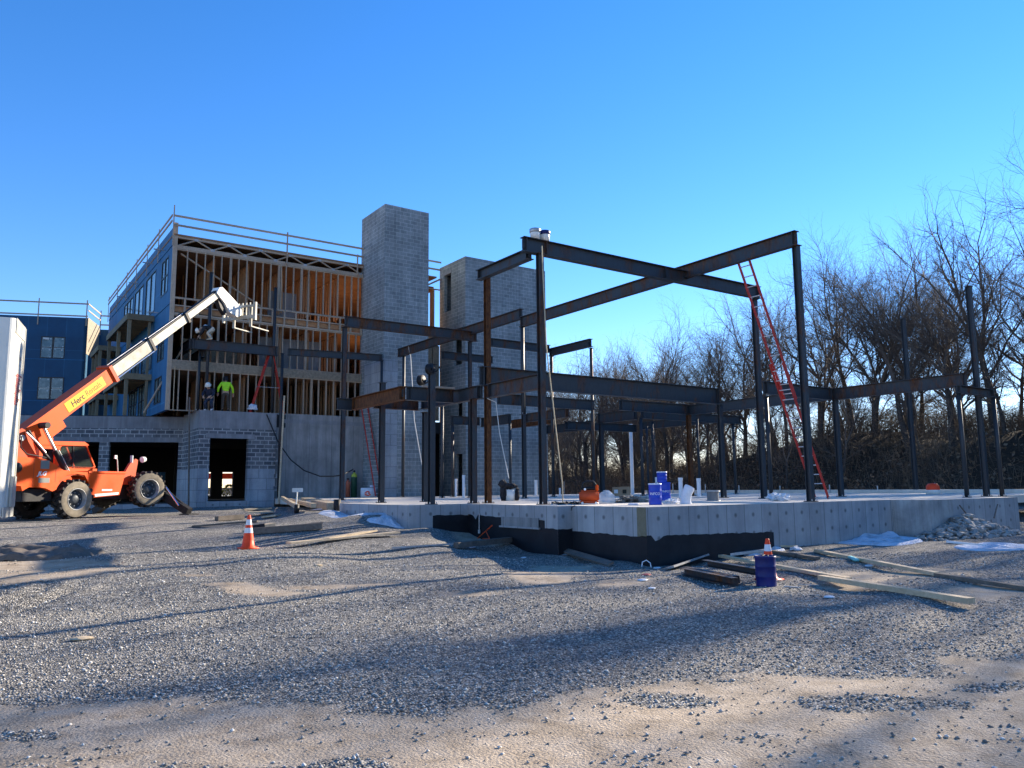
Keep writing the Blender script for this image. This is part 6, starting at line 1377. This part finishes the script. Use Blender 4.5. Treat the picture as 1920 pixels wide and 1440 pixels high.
def grow(seed, H=15.0, spread=1.0, fork=.38, lean=.04):
    rg = np.random.default_rng(seed); trunk = []; crown = []
    def unit(v): return v/np.linalg.norm(v)
    def branch(p, d, L, r, depth, out):
        n = 7 if depth == 0 else (6 if depth == 1 else (5 if depth < 4 else 4)); P = [p]; rad = [r]; st = L/(n-1); dd = d.copy(); dirs = [dd]
        tip = r*(.58 if depth == 0 else .42)
        for i in range(1, n):
            wob = (.05,.11,.17,.22,.26,.28)[min(depth,5)]
            dd = unit(dd+rg.normal(0,wob,3)+np.array([0,0,(.05 if depth == 0 else .07 if depth < 3 else .035)])); P.append(P[-1]+dd*st); rad.append(r+(tip-r)*i/(n-1)); dirs.append(dd)
        out.append((P, rad))
        if depth >= 5 or r < .012: return
        def child(i, fr, ang, Lk, rk):
            b = P[i]*(1-fr)+P[min(i+1,n-1)]*fr; dv = dirs[i]; a = rg.normal(0,1,3); a = unit(a-dv*a.dot(dv)); c = unit(dv*math.cos(ang)+a*math.sin(ang))
            if depth < 2 and c[2] < .05: c[2] = abs(c[2])*.6+.1; c = unit(c)
            branch(b, c, Lk, rk, depth+1, crown)
        if depth == 0:
            k = rg.integers(3,6)
            for _ in range(k): child(n-1, 0, rg.uniform(.22,.72)*spread, H*rg.uniform(.36,.54), tip*rg.uniform(.62,.86))
            for _ in range(rg.integers(3,7)): child(rg.integers(n//2,n-1), rg.random(), rg.uniform(.6,1.15), H*rg.uniform(.16,.34), r*rg.uniform(.20,.36))
        else:
            k = (0,8,7,5,3)[depth]; k = rg.integers(k-1,k+2)
            for q in range(k):
                i = int(rg.uniform(.18,1)*(n-1)); i = min(i,n-2); child(i, rg.random(), rg.uniform(.35,.95), L*rg.uniform(.34,.66), rad[i]*rg.uniform(.40,.64))
            for q in range(2): child(n-1, 0, rg.uniform(.2,.5), L*rg.uniform(.42,.66), tip*rg.uniform(.72,.95))
    branch(np.zeros(3)+np.array([0,0,-.4]), unit(np.array([rg.normal(0,lean),rg.normal(0,lean),1.])), H*fork, H*.0185*rg.uniform(.85,1.25), 0, trunk)
    return tubes_mesh('trunk', trunk, M['bark']), tubes_mesh('crown', crown, M['twig'])
VAR = [grow(11,17.5,1.1,.36), grow(23,19,1.0,.40), grow(31,16,1.25,.30), grow(47,18,1.05,.36), grow(58,15,1.2,.32), grow(64,19,1.15,.42,.07), grow(77,17,.9,.42)]
print('TREE FACES', [len(b.polygons) for a, b in VAR])
VH = [max(v.co.z for v in b.vertices) for a, b in VAR]; print('TREE HEIGHTS', VH)
SAP = [grow(91,7.5,.8,.45), grow(92,6.5,.9,.4)]
LANDMARKS = [(1030,'edge of the lower tower'),(1111,'small high beam'),(1186,'tall white pipe'),(1240,'stacked blue drums'),(1295,'broad rusty column'),(1347,'right end of the deep beam'),(1415,'top of the long red ladder'),(1503,'tallest near column'),(1578,'corner where the right beams meet'),(1705,'slender far post'),(1800,'near end of the right-hand beam'),(1835,'tallest far right post'),(1885,'right edge of the picture')]
used = {}
def tree(x, y, v, s, rz, row):
    if row < 2: s = s*16.4/VH[VAR.index(v)]
    P = Vector((x,y,0)); w_ = P.dot(f0); u_ = P.dot(r0); px = 960+F_PX*u_/max(w_,1)
    lab = None; inview = 980 < px < 1960 and w_ > 5
    nm = {0:'bare grey tree', 1:'bare slim tree', 2:'low bare sapling'}[row]
    if inview and row == 0:
        for k, (lx, ln) in enumerate(sorted(LANDMARKS, key=lambda q: abs(q[0]-px))):
            key = (ln, px < lx)
            if key not in used: used[key] = 1; lab = 'large bare tree seen just %s of the %s' % ('left' if px < lx else 'right', ln); break
            if abs(lx-px) > 70: break
    if lab is None: lab = {0:'bare front row tree of the wood beyond the foundation',1:'bare tree in the rear rows of the wood',2:'thin bare sapling on the wooded bank'}[row] if inview else 'bare tree of the wood beyond the right edge of the picture'
    grp = 'bare trees of the wood'
    t = tag(bpy.data.objects.new('bare_tree', None), lab, 'tree', grp); COL.objects.link(t); t.location = (x,y,gz(x,y)); t.rotation_euler = (0,0,rz); t.scale = (s,s,s*1.0)
    for nm, me in zip(('trunk','crown'), v):
        o = bpy.data.objects.new(nm, me); COL.objects.link(o); o.parent = t
def edge_x(y): return 40.5+.10*(y-20)+1.2*math.sin(y*.21)+.8*math.sin(y*.5+1)
rg = random.Random(21); n_t = 0
y = -14.0
while y < 92:
    x = edge_x(y)+rg.uniform(8.5,15); off = y < 14
    tree(x, y, VAR[rg.randrange(len(VAR))], rg.uniform(.95,1.2) if y < 10 else rg.uniform(.74,.86) if y < 22 else (rg.uniform(.82,1.06) if y > 30 else rg.uniform(.88,1.08)), rg.uniform(0,6.28), 0); y += rg.uniform(2.0,3.2) if off else rg.uniform(1.2,2.1)
for i in range(1):  # extra tall tree added out of view to shade the foreground
    y = rg.uniform(-9,9); tree(rg.uniform(38,50), y, VAR[rg.randrange(len(VAR))], rg.uniform(1.1,1.4), rg.uniform(0,6.28), 1)
y = -16.0
while y < 100:
    x = edge_x(y)+rg.uniform(16,32); tree(x, y, VAR[rg.randrange(len(VAR))], rg.uniform(.68,.92), rg.uniform(0,6.28), 1); y += (rg.uniform(1.6,3.0) if y > 22 else rg.uniform(2.4,4.0))
y = -4.0
while y < 85:
    x = edge_x(y)+rg.uniform(2.5,11); tree(x, y, SAP[rg.randrange(2)], rg.uniform(.6,1.15), rg.uniform(0,6.28), 2); y += rg.uniform(1.5,3.0)
# tangled undergrowth of the bank: nobody could count the stems
def undergrowth():
    rg = np.random.default_rng(8); pol = []; N = 24000; cl = None
    yy = rg.uniform(-14,90,N); ee = 40.5+.10*(yy-20)+1.2*np.sin(yy*.21)+.8*np.sin(yy*.5+1); dx = rg.random(N)**.8*32-.3; xx = ee+dx
    zz = np.concatenate([terrain(xx[i:i+4000], yy[i:i+4000]) for i in range(0,N,4000)])
    cl = fbm(xx, yy, .22, 3)
    for x, y, z, d, c_ in zip(xx, yy, zz, dx, cl):
        if c_ < -.15 and d < 9 and rg.random() < .6: continue
        h = rg.uniform(.3,1.5)*(1+1.5*max(0, c_))*(1.1 if d < 9 else 1.7); a = rg.uniform(0,6.28); lean = rg.uniform(.1,.9); r = rg.uniform(.008,.022)
        P = [(x,y,z-.1),(x+math.cos(a)*lean*h*.3,y+math.sin(a)*lean*h*.3,z+h*.5),(x+math.cos(a)*lean*h*.8,y+math.sin(a)*lean*h*.8,z+h*rg.uniform(.65,1))]
        pol.append((P,[r,r*.7,r*.3]))
        for k in range(3):
            b = np.array(P[1])*(1-k*.3)+np.array(P[2])*k*.3; a2 = rg.uniform(0,6.28); l = h*rg.uniform(.25,.55); pol.append(([b,b+np.array([math.cos(a2)*l,math.sin(a2)*l,l*rg.uniform(-.1,.7)])],[r*.6,r*.25]))
    ob = bpy.data.objects.new('undergrowth', tubes_mesh('undergrowth', pol, M['brush'])); COL.objects.link(ob); ob['kind'] = 'stuff'; ob['label'] = 'brown tangled undergrowth covering the wooded bank'; ob['category'] = 'undergrowth'
    # dry leaves caught in the brush
    rg2 = np.random.default_rng(5); n = 11000; y = rg2.uniform(-14,90,n); e = 40.5+.10*(y-20)+1.2*np.sin(y*.21)+.8*np.sin(y*.5+1); x = e+rg2.random(n)*17; z = np.concatenate([terrain(x[i:i+6000], y[i:i+6000]) for i in range(0,n,6000)])+rg2.random(n)**1.6*1.3
    s = rg2.uniform(.05,.15,n); d1 = rg2.normal(0,1,(n,3)); d1 /= np.linalg.norm(d1,axis=1)[:,None]; d2 = np.cross(d1, rg2.normal(0,1,(n,3))); d2 /= np.linalg.norm(d2,axis=1)[:,None]
    c = np.stack([x,y,z],1); V = np.stack([c-d1*s[:,None],c+d2*s[:,None]*.6,c+d1*s[:,None],c-d2*s[:,None]*.6],1).reshape(-1,3); Fq = np.arange(4*n,dtype=np.int32)
    me = bpy.data.meshes.new('dry_leaves'); me.vertices.add(4*n); me.vertices.foreach_set('co',V.ravel()); me.loops.add(4*n); me.loops.foreach_set('vertex_index',Fq); me.polygons.add(n); me.polygons.foreach_set('loop_start',np.arange(0,4*n,4,dtype=np.int32)); me.update(calc_edges=True); me.materials.append(M['brush'])
    ob = bpy.data.objects.new('dry_leaves', me); COL.objects.link(ob); ob['kind'] = 'stuff'; ob['label'] = 'dry brown leaves in the undergrowth of the bank'; ob['category'] = 'leaves'
undergrowth()
